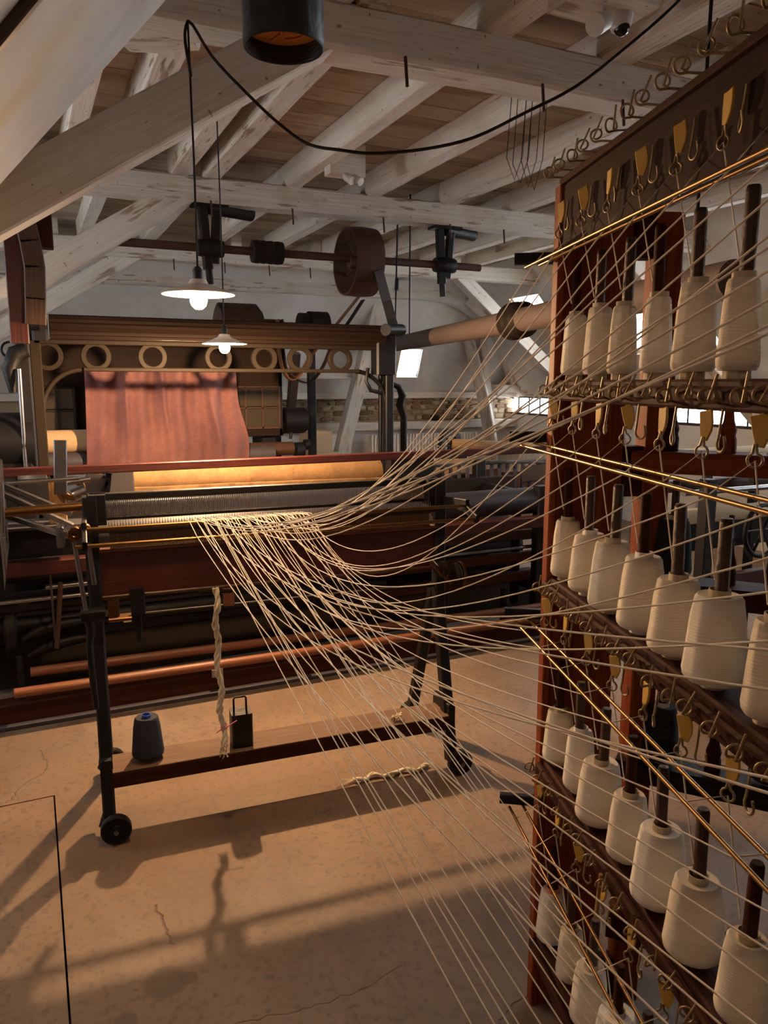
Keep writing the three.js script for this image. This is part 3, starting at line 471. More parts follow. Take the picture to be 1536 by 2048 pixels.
// ================= the comb stand =================
const SO = [0.169, 0, -2.75], ST = -4 * D2R;
const sw = (x, y, z) => { const c = Math.cos(ST), s = Math.sin(ST); return V(SO[0] + c * x + s * z, y, SO[2] - s * x + c * z); };
{
  const t = thing('comb_stand', 'wheeled iron-legged stand carrying long brass-barred combs and a dark red board', 'stand', SO, ST, undefined, true);
  for (const x of [0, 1.385]) {
    const k = x ? 1 : -1;
    part(t, 'leg', [timber([x, 0.05, 0.0], [x, 0.72, -0.15], 0.045, 0.05, { ch: 0.006 }), timber([x, 0.7, -0.147], [x, 1.0, -0.16], 0.045, 0.055, { ch: 0.006 })], m.iron);
    part(t, 'leg', timber([x + 0.005, 0.05, -0.46], [x, 0.78, -0.19], 0.045, 0.045, { ch: 0.006 }), m.iron);
    part(t, 'head_post', timber([x, 0.88, -0.17], [x, 1.245, -0.17], 0.05, 0.07, { ch: 0.004 }), m.iron);
    for (const z of [0.0, -0.46]) {
      const g = lathe([[0.012, -0.02], [0.02, -0.02], [0.022, -0.012], [0.042, -0.012], [0.049, -0.016], [0.054, -0.012], [0.054, 0.012], [0.049, 0.016], [0.042, 0.012], [0.022, 0.012], [0.02, 0.02], [0.0, 0.02]], 28); g.rotateX(Math.PI / 2);
      const w = part(t, 'wheel', at(g, x + 0.02, 0.055, z + (z ? -0.04 : 0.045)), m.iron);
      part(w, 'axle', rod([x + 0.02, 0.055, z - 0.02], [x + 0.02, 0.055, z + (z ? -0.07 : 0.075)], 0.009, 10), m.steel);
      part(t, 'wheel_fork', timber([x, 0.1, z + (z ? 0.02 : -0.012)], [x + k * 0.02, 0.045, z], 0.03, 0.035, { ch: 0.004 }), m.iron);
    }
  }
  part(t, 'plank', timber([0.02, 0.219, -0.07], [1.37, 0.219, -0.07], 0.15, 0.058, { ch: 0.005, off: true }), m.creelDark);
  part(t, 'worn_top_board', timber([0.02, 0.25, -0.07], [1.37, 0.25, -0.07], 0.148, 0.006, { ch: 0.002, off: true }), m.plank, 'dusty worn upper face');
  part(t, 'plank_cleat', box(-0.02, 0.02, 0.18, 0.3, -0.16, 0.0), m.iron); part(t, 'plank_cleat', box(1.37, 1.4, 0.18, 0.3, -0.16, 0.0), m.iron);
  // dark red board below the combs
  part(t, 'apron_board', timber([0.01, 0.955, -0.16], [1.37, 0.955, -0.16], 0.028, 0.17, { ch: 0.004, off: true }), m.red);
  part(t, 'board_trim', box(0.0, 1.38, 1.04, 1.052, -0.175, -0.135, 0.003), m.pole);
  part(t, 'board_trim', box(0.0, 1.38, 0.865, 0.877, -0.17, -0.135, 0.003), m.brown);
  // back comb (fine reed) between two bars
  part(t, 'comb_bar', box(0.0, 1.385, 1.225, 1.25, -0.215, -0.18, 0.003), m.iron);
  part(t, 'comb_bar', box(0.0, 1.385, 1.15, 1.162, -0.21, -0.185, 0.002), m.iron);
  part(t, 'comb_end', box(-0.005, 0.055, 1.14, 1.25, -0.22, -0.14, 0.003), m.iron); part(t, 'comb_end', box(1.33, 1.39, 1.14, 1.25, -0.22, -0.14, 0.003), m.iron);
  const dent = new THREE.BoxGeometry(0.004, 0.07, 0.012), list = [];
  for (let i = 0; i < 180; i++) { list.push(dent.clone().translate(0.06 + i * 0.00705, 1.193, -0.197)); }
  const reed = part(t, 'reed_wires', list, m.steel); reed.userData.kind = 'stuff';
  part(t, 'roller', rod([0.05, 1.195, -0.28], [1.34, 1.195, -0.28], 0.022, 14), m.steel);
  // needle comb and brass guide bars in front
  part(t, 'needle_bar', box(0.02, 1.37, 1.118, 1.136, -0.125, -0.1, 0.003), m.ironBrown);
  const nd = new THREE.ConeGeometry(0.0024, 0.032, 4), l2 = []; for (let i = 0; i < 130; i++) l2.push(nd.clone().translate(0.06 + i * 0.0098, 1.15, -0.11));
  const needles = part(t, 'comb_needles', l2, m.steel); needles.userData.kind = 'stuff';
  part(t, 'guide_bar', rod([-0.03, 1.165, 0.06], [1.42, 1.165, 0.06], 0.0065, 10), m.brass);
  part(t, 'guide_bar', rod([-0.05, 1.125, 0.145], [1.44, 1.125, 0.145], 0.0065, 10), m.brass);
  part(t, 'lower_reed_frame', [box(0.06, 1.33, 1.108, 1.118, -0.14, -0.12, 0.002), box(0.06, 1.33, 1.052, 1.06, -0.14, -0.12, 0.002)], m.brown);
  const d3 = new THREE.BoxGeometry(0.0046, 0.052, 0.008), l3 = []; for (let i = 0; i < 170; i++) l3.push(d3.clone().translate(0.065 + i * 0.00745, 1.084, -0.13));
  const lr = part(t, 'lower_reed_wires', l3, m.brassOld); lr.userData.kind = 'stuff';
  // bar end arms that carry the brass bars
  for (const x of [-0.02, 1.405]) { part(t, 'bar_arm', [timber([x, 1.15, -0.16], [x, 1.165, 0.07], 0.016, 0.05, { ch: 0.003 }), timber([x, 1.16, 0.03], [x, 1.125, 0.155], 0.016, 0.035, { ch: 0.003 })], m.iron); }
  part(t, 'bearing_bracket', [box(-0.1, -0.02, 1.13, 1.16, -0.06, 0.02, 0.006), box(-0.11, -0.085, 1.1, 1.17, -0.06, 0.02, 0.004)], m.steel);
  part(t, 'bearing_bracket', [at(ringXY(0.022, 0.01, 0.02), -0.05, 1.15, 0.04), at(ringXY(0.018, 0.008, 0.02), -0.02, 1.16, 0.03)], m.brassOld);
  part(t, 'crank_rod', rod([-0.055, 1.12, 0.02], [-0.03, 0.84, 0.0], 0.008, 10), m.steel);
  part(t, 'crank_rod', rod([-0.01, 1.11, 0.02], [0.0, 0.96, 0.0], 0.009, 10), m.steel);
  part(t, 'foot_lever', sweep([[-0.035, 0.86, 0], [-0.02, 0.8, 0.0], [-0.03, 0.74, 0.01], [-0.025, 0.6, 0.0], [-0.02, 0.5, -0.02]], [0.012, 0.016, 0.01, 0.012, 0.009], 8), m.iron);
  part(t, 'collar', box(-0.05, 0.03, 0.83, 0.87, -0.03, 0.02, 0.006), m.iron);
  part(t, 'lower_rail', rod([0.02, 0.79, -0.15], [1.37, 0.79, -0.15], 0.009, 8), m.ironBrown);
  part(t, 'bracket', [box(0.04, 0.08, 0.78, 0.86, -0.16, -0.12), box(0.04, 0.12, 0.785, 0.8, -0.16, -0.1)], m.brassOld);
  part(t, 'bracket', [box(0.12, 0.17, 0.8, 0.9, -0.14, -0.11), box(0.135, 0.155, 0.7, 0.8, -0.13, -0.12)], m.iron);
  part(t, 'orange_block', box(0.46, 0.5, 0.8, 0.865, -0.15, -0.11), m.pole);
  // gear head at the far end
  part(t, 'ratchet_wheel', at(wheelX([[0.0, -0.012], [0.05, -0.012], [0.055, -0.006], [0.055, 0.006], [0.05, 0.012], [0, 0.012]]), 1.43, 0.84, -0.08), m.ironBrown);
  part(t, 'ratchet_wheel', at(wheelX([[0.0, -0.01], [0.035, -0.01], [0.035, 0.01], [0, 0.01]]), 1.36, 0.88, -0.06), m.ironBrown);
  part(t, 'ratchet_band', at(wheelX([[0.056, -0.006], [0.06, -0.006], [0.06, 0.006], [0.056, 0.006], [0.056, -0.006]]), 1.45, 0.84, -0.08), m.brassOld);
  part(t, 'pawl', timber([1.3, 0.92, -0.04], [1.4, 0.82, -0.05], 0.015, 0.02), m.brassOld);
  part(t, 'hook_rod', rod([0.35, 0.9, 0.02], [0.47, 0.895, 0.02], 0.008, 8), m.ironBrown);
  // small things on the plank
  const onPlank = (x, z = -0.07) => { const p = sw(x, 0.254, z); return [p.x, p.y, p.z]; };
  yarnCone('navy_yarn_cone', 'dark navy yarn cone with a blue tube standing on the stand plank', undefined, onPlank(0.15), 0.118, 0.165, m.yarnNavy, m.tubeBlue);
  const wp = onPlank(0.5, -0.06), wt = thing('iron_weight', 'black rectangular iron weight with a bent wire handle on the plank', 'weight', wp, -0.1, undefined, true);
  part(wt, 'block', box(-0.04, 0.04, 0, 0.135, -0.04, 0.04, 0.005), m.blackMetal);
  part(wt, 'handle', sweep([[-0.026, 0.13, 0], [-0.026, 0.185, 0], [-0.022, 0.192, 0], [0.018, 0.192, 0], [0.022, 0.185, 0], [0.022, 0.13, 0]], 0.004, 8), m.iron);
  const sc = onPlank(1.13, -0.03); single('yarn_scrap', sweep(Array.from({ length: 26 }, (_, i) => V(sc[0] + 0.018 * Math.sin(i * 1.7) + i * 0.001, sc[1] + 0.006 + 0.02 * Math.abs(Math.sin(i * 0.9)), sc[2] + 0.015 * Math.cos(i * 2.3))), 0.003, 5), m.cream, 'small tangle of white yarn lying on the stand plank', 'yarn scrap');
}
// braided warp hanks
function braid(path, r, seedv) { // three twisted strands
  const N = path.length, out = []; for (let s = 0; s < 3; s++) out.push(sweep(path.map((p, i) => { const q = i * 0.75 + s * 2.094, w = 1 + 0.35 * Math.sin(i * 1.3 + seedv); return V(p.x + Math.cos(q) * r * 0.75 * w, p.y, p.z + Math.sin(q) * r * 0.75 * w); }), path.map((_, i) => r * (0.75 + 0.3 * Math.sin(i * 0.9 + s * 2 + seedv))), 6)); return out;
}
{
  const top = sw(0.405, 0.915, 0.03), P = Array.from({ length: 46 }, (_, i) => { const k = i / 45; return V(top.x + 0.012 * k + 0.006 * Math.sin(i * 0.5), top.y - 0.615 * k, top.z + 0.01 * Math.sin(i * 0.3)); });
  const h = thing('yarn_braid', 'cream twisted yarn braid hanging below the combs of the stand', 'yarn braid', [top.x, 0.3, top.z]);
  part(h, 'strands', braid(P, 0.0085, 1), m.cream);
  const e = P[45]; part(h, 'tassel', Array.from({ length: 9 }, (_, i) => sweep([[e.x, e.y + 0.02, e.z], [e.x + 0.012 * Math.sin(i * 2), e.y - 0.01, e.z + 0.01 * Math.cos(i * 2)], [e.x + 0.016 * Math.sin(i * 2.3), e.y - rr(0.02, 0.045), e.z + 0.01 * Math.cos(i)]], 0.0016, 4)), m.cream);
  const q = P[40]; part(h, 'pink_tie', [sweep([[q.x - 0.03, q.y - 0.01, q.z + 0.01], [q.x - 0.01, q.y + 0.003, q.z + 0.013], [q.x + 0.012, q.y + 0.008, q.z + 0.012], [q.x + 0.05, q.y + 0.022, q.z + 0.005]], 0.0022, 5)], m.pink);
  const F = Array.from({ length: 30 }, (_, i) => { const k = i / 29; return V(1.13 + 0.34 * k, 0.012 + 0.004 * Math.sin(i), -2.735 + 0.03 * k + 0.012 * Math.sin(i * 0.6)); });
  single('yarn_braid', [...braid(F, 0.008, 4), ...Array.from({ length: 6 }, (_, i) => sweep([[1.14, 0.012, -2.735], [1.09 - 0.01 * i, 0.006, -2.735 + 0.012 * (i - 3)]], 0.0016, 4))], m.cream, 'short twisted cream yarn braid lying on the concrete floor', 'yarn braid');
}
// ================= warp threads from the creel to the comb =================
{
  const SAG = [0.2, 0.24, 0.13, 0.03], levels = [2.1, 1.655, 1.185, 0.712];
  for (let i = 0; i < NC; i++) for (let r = 0; r < 4; r++) {
    const x = S0 + i * DS, c = cw(x, ROWS[r] + 0.17, ZC + 0.012), lv = levels[r], top = r === 0;
    const hook = cw(x + 0.002, top ? lv - 0.125 : lv - 0.105, 0.017), rodp = cw(x - 0.04, lv - [0.185, 0.155, 0.13, 0.165][r] - 0.006, 0.062);
    const k = (i * 4 + [3, 2, 1, 0][r] * 1.0 + 0.5) / (NC * 4), cx = 0.76 - 0.43 * k + 0.025 * Math.sin(i * 5 + r * 2);
    const g2 = sw(cx, 1.172, 0.06), end = sw(cx, 1.152, -0.11), g1 = sw(cx + 0.012, 1.136, 0.15);
    const sag = SAG[r] * (0.7 + 0.6 * hash(i, r, 3)) * (1 - 0.025 * i), pts = [c, hook, rodp], n = 22;
    const g0 = r < 2 ? g2 : g1;
    for (let j = 1; j <= n; j++) { const q = j / n; pts.push(rodp.clone().lerp(g0, q).add(V(0, -4 * sag * q * (1 - q) * (0.75 + 0.5 * q), 0))); }
    if (r >= 2) pts.push(g2);
    pts.push(end);
    single('warp_thread', sweep(pts, 0.0014, 5), m.thread, `cream warp thread to the comb from the ${ORD[i]} cone of the ${ROWN[r]} creel shelf`, 'thread', `warp threads from the ${ROWN[r]} creel shelf`);
  }
}
// ================= LAMPS =================
function pendant(x, y, z, r, topY, power, label) {
  const t = thing('pendant_lamp', label, 'lamp', [x, y, z], 0, undefined, true);
  part(t, 'shade', lathe([[0.016, 0.046], [0.026, 0.044], [0.034, 0.03], [r * 0.6, 0.017], [r - 0.004, 0.002], [r, 0], [r - 0.003, -0.003], [r * 0.6, 0.013], [0.032, 0.026], [0.024, 0.04], [0.012, 0.042]], 40), m.enamel);
  part(t, 'socket', lathe([[0, 0.085], [0.008, 0.085], [0.016, 0.075], [0.017, 0.02], [0.013, 0.012], [0, 0.012]], 18), m.blackMetal);
  const b = part(t, 'bulb', lathe([[0, -0.05], [0.012, -0.048], [0.023, -0.038], [0.028, -0.022], [0.026, -0.006], [0.02, 0.006], [0.014, 0.016], [0.013, 0.03], [0, 0.03]], 20), m.bulb, 'glowing warm glass bulb'); b.castShadow = false;
  part(t, 'cord', sweep([[0, 0.08, 0], [0.002, (topY - y) * 0.5, 0.002], [0, topY - y, 0]], 0.0035, 6), m.cable);
  const l = new THREE.PointLight(WARM, power, 0, 2); l.position.set(0, -0.014, 0); l.castShadow = true; l.shadow.radius = 1.2; t.add(l); l.name = 'bulb_light';
  return t;
}
pendant(0.528, 1.932, -2.56, 0.118, 2.74, BULB[0], 'lit pendant lamp with white enamel shade hanging above the comb stand');
pendant(0.917, 1.842, -3.866, 0.112, 2.96, BULB[1], 'lit pendant lamp with smaller white shade hanging over the front of the loom');
{
  const t = thing('can_lamp', 'black cylindrical can lamp with coppery inside hanging from the ceiling', 'lamp', [0.66, 2.49, -2.03], 0, undefined, true);
  part(t, 'housing', [lathe([[0.1, 0], [0.103, 0.004], [0.103, 0.3], [0.03, 0.315], [0, 0.315]], 40), lathe([[0.1, 0], [0.096, 0.003], [0.095, 0.05]], 40)], m.blackMetal);
  part(t, 'inner_reflector', lathe([[0.095, 0.046], [0.05, 0.05], [0, 0.051]], 32), m.copper);
  part(t, 'reflector_rib', [sweep(arc(0, 0.046, 0, 0.06, -1.2, 2.6, 14, 'xz'), 0.003, 6), sweep([[-0.01, 0.046, -0.08], [0.004, 0.046, -0.03], [-0.006, 0.046, 0.02], [0.006, 0.046, 0.07]], 0.003, 6)], m.copper);
  part(t, 'hanger', rod([0, 0.31, 0], [0, 0.56, 0], 0.012, 10), m.blackMetal);
}
single('draped_cable', sweep(new THREE.CatmullRomCurve3([[0.53, 2.58, -2.555], [0.518, 2.7, -2.56], [0.53, 2.735, -2.556], [0.59, 2.64, -2.53], [0.69, 2.52, -2.47], [0.77, 2.44, -2.43], [0.85, 2.38, -2.39], [0.94, 2.36, -2.34], [1.02, 2.35, -2.3], [1.17, 2.36, -2.22], [1.3, 2.39, -2.15], [1.44, 2.46, -2.08], [1.57, 2.53, -2.01], [1.69, 2.63, -1.94], [1.82, 2.75, -1.88], [1.9, 2.85, -1.83]].map(v3)).getPoints(60), 0.005, 6), m.cable, 'dark electric cable drooping in a long curve below the ceiling', 'cable');
single('wire_loop_bundle', [[1.83, 0], [1.86, 0.02], [1.9, 0.0], [1.93, 0.01]].map(([x, d], i) => sweep([[x, 2.77, -2.74], [x + 0.01, 2.55 - d, -2.78], [x + 0.05, 2.47 - i * 0.01, -2.78], [x + 0.08, 2.56, -2.77], [x + 0.07, 2.77, -2.74]], 0.0016, 5)), m.cable, 'thin wires hanging in loops from the tie beam', 'wire');
{ // ceiling spot lights with sensor
  const t = thing('ceiling_spot', 'white swivel spot lamp beside a round sensor under the ceiling', 'spot lamp', [1.8, 2.84, -2.16], 0, undefined, true);
  part(t, 'mount_board', box(-0.16, 0.14, 0.0, 0.2, -0.1, 0.1, 0.004), m.white);
  part(t, 'sensor', [at(lathe([[0, -0.05], [0.028, -0.048], [0.036, -0.03], [0.04, 0.0], [0, 0]], 20), 0.06, 0, 0)], m.plasticWhite);
  part(t, 'sensor_lens', at(new THREE.SphereGeometry(0.026, 16, 12), 0.06, -0.042, 0.008), m.lens);
  part(t, 'spot_head', sweep([[-0.01, -0.03, 0.02], [-0.03, -0.045, 0.03], [-0.085, -0.075, 0.05]], [0.016, 0.028, 0.034], 16), m.plasticWhite);
  part(t, 'swivel_arm', rod([-0.02, 0, 0.01], [-0.015, -0.04, 0.02], 0.007, 8), m.plasticWhite);
  const u = thing('ceiling_spot', 'small pair of white spot lamps on a block near the shaft beam', 'spot lamp', [1.79, 2.86, -4.4], 0, undefined, true);
  part(u, 'mount_board', box(-0.11, 0.11, -0.02, 0.16, -0.05, 0.05, 0.004), m.white);
  for (const x of [-0.02, 0.035]) part(u, 'spot_head', sweep([[x, -0.01, 0.03], [x + 0.01, -0.035, 0.05], [x + 0.03, -0.06, 0.085]], [0.014, 0.022, 0.024], 14), m.plasticWhite);
}
// ================= LINE SHAFT =================
{
  const z = -5.05, y = 2.49, t = thing('line_shaft', 'overhead iron line shaft with hangers, a drum and a large belt pulley', 'line shaft', [2, y, z]);
  part(t, 'shaft', rod([0.55, y, z], [3.13, y, z], 0.026, 14), m.rust);
  for (const [x, mt] of [[1.13, m.ironBrown], [2.83, m.iron]]) {
    part(t, 'hanger', [box(x - 0.11, x + 0.11, 2.735, 2.755, z - 0.06, z + 0.06), timber([x - 0.045, 2.74, z], [x - 0.02, 2.36, z], 0.06, 0.05, { ch: 0.01, up: [0, 0, 1] }), timber([x + 0.05, 2.74, z], [x + 0.02, 2.4, z], 0.06, 0.04, { ch: 0.01, up: [0, 0, 1] }), at(wheelX([[0.026, -0.08], [0.05, -0.08], [0.058, -0.04], [0.058, 0.04], [0.05, 0.08], [0.026, 0.08]], 18), x, y, z), timber([x - 0.02, 2.4, z], [x - 0.01, 2.27, z], 0.04, 0.04, { up: [0, 0, 1], ch: 0.01 }), rod([x, 2.74, z], [x + 0.3, 2.74, z - 0.1], 0.045, 10)], mt);
  }
  part(t, 'drum', at(wheelX([[0, -0.1], [0.07, -0.1], [0.074, -0.06], [0.07, -0.055], [0.074, -0.02], [0.07, -0.015], [0.074, 0.03], [0.07, 0.035], [0.074, 0.07], [0.07, 0.1], [0, 0.1]], 24), 1.5, y, z), m.ironBrown);
  const p = part(t, 'pulley_rim', at(wheelX([[0.225, -0.1], [0.232, 0], [0.225, 0.1], [0.212, 0.1], [0.218, 0], [0.212, -0.1], [0.225, -0.1]], 48), 2.15, y - 0.02, z), m.rust);
  for (let i = 0; i < 6; i++) { const q = i * Math.PI / 3 + 0.3; part(p, 'spoke', timber([2.15, y - 0.02, z], [2.15, y - 0.02 + Math.sin(q) * 0.216, z + Math.cos(q) * 0.216], 0.03, 0.018, { up: [1, 0, 0], ch: 0.006 }), m.rust); }
  part(p, 'hub', at(wheelX([[0, -0.07], [0.05, -0.07], [0.05, 0.07], [0, 0.07]], 18), 2.15, y - 0.02, z), m.rust);
  const strap = (pts, w, mat, label) => { const c = pts.map(v3), g = []; for (let i = 1; i < c.length; i++) g.push(timber(c[i - 1], c[i].clone().addScaledVector(c[i].clone().sub(c[i - 1]).normalize(), 0.004), w, 0.008, { ch: 0.002, up: [0.05, 0.2, 1] })); return single('drive_belt', g, mat, label, 'belt'); };
  strap([[2.2, y - 0.1, z + 0.22], [2.27, 2.2, z + 0.2], [2.32, 1.96, z + 0.25]], 0.075, m.leather, 'wide black leather belt running steeply from the large pulley to the loom corner');
  const ribbon = (pts, w, mat, label) => { const c = new THREE.CatmullRomCurve3(pts.map(([a, b]) => V(a, b, -5.5))).getPoints(36), g = []; for (let i = 1; i < c.length; i++) g.push(timber(c[i - 1], c[i].clone().addScaledVector(c[i].clone().sub(c[i - 1]).normalize(), 0.003), w, 0.007, { ch: 0.002, up: V(-(c[i].y - c[i - 1].y), c[i].x - c[i - 1].x, 0).normalize() })); return single('drive_belt', g, mat, label, 'belt'); };
  ribbon([[2.361, 2.312], [2.187, 2.114], [2.024, 1.927], [1.928, 1.815], [1.855, 1.698], [1.792, 1.668], [1.739, 1.723], [1.711, 1.831], [1.698, 2.1]], 0.075, m.beltTan, 'slack tan leather belt hanging in a narrow loop behind the loom girder');
  ribbon([[2.377, 2.269], [2.269, 2.117], [2.125, 1.929], [2.042, 1.761], [1.933, 1.65], [1.831, 1.676], [1.766, 1.734], [1.735, 1.885], [1.73, 2.1]], 0.075, m.leather, 'slack dark leather belt hanging in a wider loop beside the tan one');
  single('belt_rod', [rod([2.4, 2.72, z + 0.1], [2.36, 1.98, z + 0.15], 0.006, 6), rod([2.385, 2.36, z + 0.13], [2.38, 2.28, z + 0.13], 0.016, 8)], m.iron, 'thin black belt shifter rod hanging beside the large pulley', 'rod');
}
// steam pipe with collar
{
  const t = thing('ceiling_pipe', 'thick dusty lagged pipe with a dark flange running past the creel', 'pipe', [2.5, 1.9, -4.4]);
  const P = (k) => V(2.803 + (2.0 - 2.803) * k, 1.963, -5.803 + (-1.75 + 5.803) * k);
  part(t, 'lagging', rod(P(0), P(1), 0.06, 28), m.pipe);
  part(t, 'flange', sweep([P(0.585), P(0.587), P(0.6), P(0.602)], [0.06, 0.096, 0.096, 0.06], 28), m.ironBrown);
  part(t, 'flange', sweep([P(0.606), P(0.607), P(0.62), P(0.622)], [0.06, 0.09, 0.09, 0.06], 28), m.ironBrown);
  for (const k of [0.1, 0.95]) part(t, 'hanger_rod', rod(P(k), P(k).setY(HB + 0.3), 0.006, 6), m.iron);
}
// ================= THE LOOM =================
{
  const z = -4.6, t = thing('power_loom', 'large old power loom of dark iron and red-brown timber below the lamps', 'loom', [1.4, 0, -4.3]);
  // bottom sill, poles and rails
  part(t, 'front_sill', timber([-0.6, 0.06, -3.95], [3.4, 0.06, -3.95], 0.1, 0.12, { ch: 0.008, jit: 0.002 }), m.creelDark);
  part(t, 'foot_strip', box(-0.6, 3.4, 0.0, 0.025, -3.9, -3.865, 0.004), m.slate);
  part(t, 'treadle_pole', rod([-0.075, 0.262, -3.92], [3.0, 0.21, -3.92], 0.024, 14), m.pole);
  part(t, 'treadle_pole', rod([-0.15, 0.196, -3.84], [3.05, 0.16, -3.84], 0.024, 14), m.pole);
  for (const x of [-0.12, 1.3, 2.7]) part(t, 'pole_bracket', [timber([x, 0.05, -3.98], [x, 0.34, -3.98], 0.03, 0.05), timber([x, 0.17, -3.98], [x, 0.17, -3.84], 0.02, 0.03), timber([x, 0.24, -3.98], [x, 0.24, -3.91], 0.02, 0.03)], m.iron);
  part(t, 'clip', box(0.79, 0.85, 0.1, 0.15, -3.9, -3.87), m.steel);
  for (const [y, zz, h, mt] of [[0.35, -4.15, 0.05, m.iron], [0.43, -4.25, 0.05, m.iron], [0.5, -4.1, 0.045, m.darkPaint], [0.58, -4.3, 0.05, m.iron], [0.66, -4.15, 0.045, m.ironBrown]]) part(t, 'rail', box(-0.35, 3.15, y, y + h, zz - 0.03, zz + 0.03, 0.004), mt);
  part(t, 'steel_shaft', rod([0.02, 0.66, -3.98], [0.55, 0.665, -3.98], 0.013, 12), m.steel);
  part(t, 'steel_shaft', rod([-0.2, 0.6, -4.0], [2.95, 0.6, -4.0], 0.012, 12), m.steel);
  for (const [x, y] of [[-0.1, 0.42], [-0.08, 0.33]]) part(t, 'cam_lever', sweep([[x, y - 0.02, -4.02], [x + 0.08, y + 0.015, -4.02], [x + 0.2, y + 0.03, -4.04], [x + 0.34, y + 0.032, -4.06]], [0.016, 0.034, 0.03, 0.018], 10), m.iron);
  part(t, 'cam_disc', at(wheelX([[0, -0.03], [0.14, -0.03], [0.15, -0.02], [0.15, 0.02], [0.14, 0.03], [0, 0.03]], 32), -0.15, 0.42, -4.15), m.iron);
  part(t, 'picking_stick', timber([0.05, 0.35, -3.97], [0.09, 0.68, -3.97], 0.022, 0.03), m.brown);
  part(t, 'strap', timber([0.045, 0.42, -3.9], [0.045, 0.8, -3.9], 0.01, 0.02), m.leather);
  part(t, 'paper_tag', box(0.38, 0.42, 0.41, 0.435, -4.06, -4.055, 0.001), m.paper);
  part(t, 'rear_warp_beam', rod([-0.55, 0.5, -4.55], [3.1, 0.5, -4.55], 0.2, 28), m.darkPaint);
  part(t, 'rear_board', box(-0.6, 3.2, 0.02, 0.34, -4.42, -4.38, 0.006), m.ironBrown);
  part(t, 'rear_board', box(-0.6, 3.2, 0.7, 0.98, -4.66, -4.62, 0.006), m.ironBrown);
  part(t, 'under_roller', rod([-0.3, 0.45, -4.1], [1.9, 0.45, -4.1], 0.05, 16), m.iron);
  part(t, 'under_roller', rod([-0.3, 0.56, -4.06], [2.6, 0.56, -4.06], 0.035, 16), m.iron);
  // breast beam and dark roller
  part(t, 'breast_beam', box(-0.6, 3.1, 0.745, 0.815, -3.95, -3.88, 0.006, { off: true }), m.red);
  part(t, 'breast_roller', rod([0.25, 0.9, -4.02], [3.05, 0.9, -4.02], 0.085, 24), m.darkPaint);
  part(t, 'front_plate', box(-0.6, 0.22, 0.82, 0.97, -3.98, -3.95, 0.004), m.iron);
  part(t, 'shelf_plate', box(-0.6, 0.22, 0.97, 0.985, -4.1, -3.86, 0.003), m.slate);
  // top red rail and cloth beam
  part(t, 'top_rail', box(-0.6, 3.05, 1.207, 1.25, -4.03, -3.98, 0.004, { off: true }), m.red);
  part(t, 'cloth_roll', rod([0.49, 1.12, -4.3], [1.95, 1.1, -4.3], 0.088, 32), m.clothStain, 'brown-stained cream cloth wound on a beam');
  part(t, 'cloth_edge', timber([0.49, 1.075, -4.213], [1.95, 1.055, -4.213], 0.012, 0.05, { jit: 0.002, step: 0.1 }), m.clothStain);
  part(t, 'side_board', box(0.33, 0.475, 1.03, 1.2, -4.12, -4.09), m.slate); part(t, 'side_board', timber([0.22, 1.0, -4.06], [0.3, 1.2, -4.06], 0.02, 0.1, { up: [1, 0, 0] }), m.slate);
  part(t, 'bracket', [timber([0.32, 1.0, -4.05], [0.35, 1.2, -4.05], 0.02, 0.03, { up: [1, 0, 0] }), timber([0.27, 1.02, -4.05], [0.34, 1.16, -4.05], 0.02, 0.025, { up: [1, 0, 0] })], m.iron);
  part(t, 'wood_block', box(0.06, 0.14, 0.98, 1.19, -3.96, -3.92), m.oak); part(t, 'wood_block', box(1.96, 2.25, 1.0, 1.2, -4.2, -4.12), m.iron);
  part(t, 'gear', at(ringXY(0.055, 0.03, 0.03), 0.17, 1.15, -3.9), m.brassOld);
  // posts
  for (const x of [0.062, 2.165]) part(t, 'upright', [box(x - 0.028, x + 0.028, 0, 1.93, z - 0.03, z + 0.03, 0.005), box(x - 0.05, x - 0.03, 0, 1.85, z - 0.05, z - 0.02, 0.004)], x < 1 ? m.ironBrown : m.iron);
  for (const x of [-0.35, 2.95]) part(t, 'side_frame', [box(x - 0.04, x + 0.04, 0, 1.0, -4.0, -3.93, 0.006), box(x - 0.04, x + 0.04, 0, 1.1, -4.75, -4.68, 0.006), box(x - 0.03, x + 0.03, 0.86, 0.94, -4.7, -3.95, 0.006), box(x - 0.03, x + 0.03, 0.3, 0.38, -4.7, -3.95, 0.006)], m.iron);
  for (const x of [2.32, 2.86]) part(t, 'strap_post', box(x - 0.025, x + 0.025, 0.2, 0.85, -4.12, -4.08, 0.004), m.iron);
  for (const [y, mt] of [[0.68, m.brown], [0.53, m.creelDark], [0.4, m.creelDark]]) part(t, 'slat_rail', box(1.75, 3.2, y - 0.03, y + 0.03, -4.06, -4.02, 0.004), mt);
  // girder with rings
  part(t, 'girder_flange', box(0.06, 2.14, 1.855, 1.88, z - 0.03, z + 0.03, 0.004), m.ironBrown);
  part(t, 'girder_flange', box(0.3, 1.95, 1.71, 1.732, z - 0.025, z + 0.025, 0.004), m.ironBrown);
  for (const x of [0.12, 0.368, 0.672, 1.05, 1.33, 1.56, 1.827]) part(t, 'girder_ring', at(ringXY(0.077, 0.056, 0.03), x, 1.793, z), m.ironBrown);
  part(t, 'corner_bracket', sweep(arc(0.3, 1.5, z, 0.22, Math.PI, Math.PI / 2, 10), 0.014, 8), m.ironBrown);
  part(t, 'corner_bracket', sweep(arc(1.93, 1.5, z, 0.22, 0, Math.PI / 2, 10), 0.014, 8), m.iron);
  part(t, 'corner_bracket', sweep([[2.02, 1.74, z], [2.0, 1.66, z + 0.02], [2.03, 1.6, z + 0.02], [2.12, 1.58, z]], 0.013, 8), m.iron);
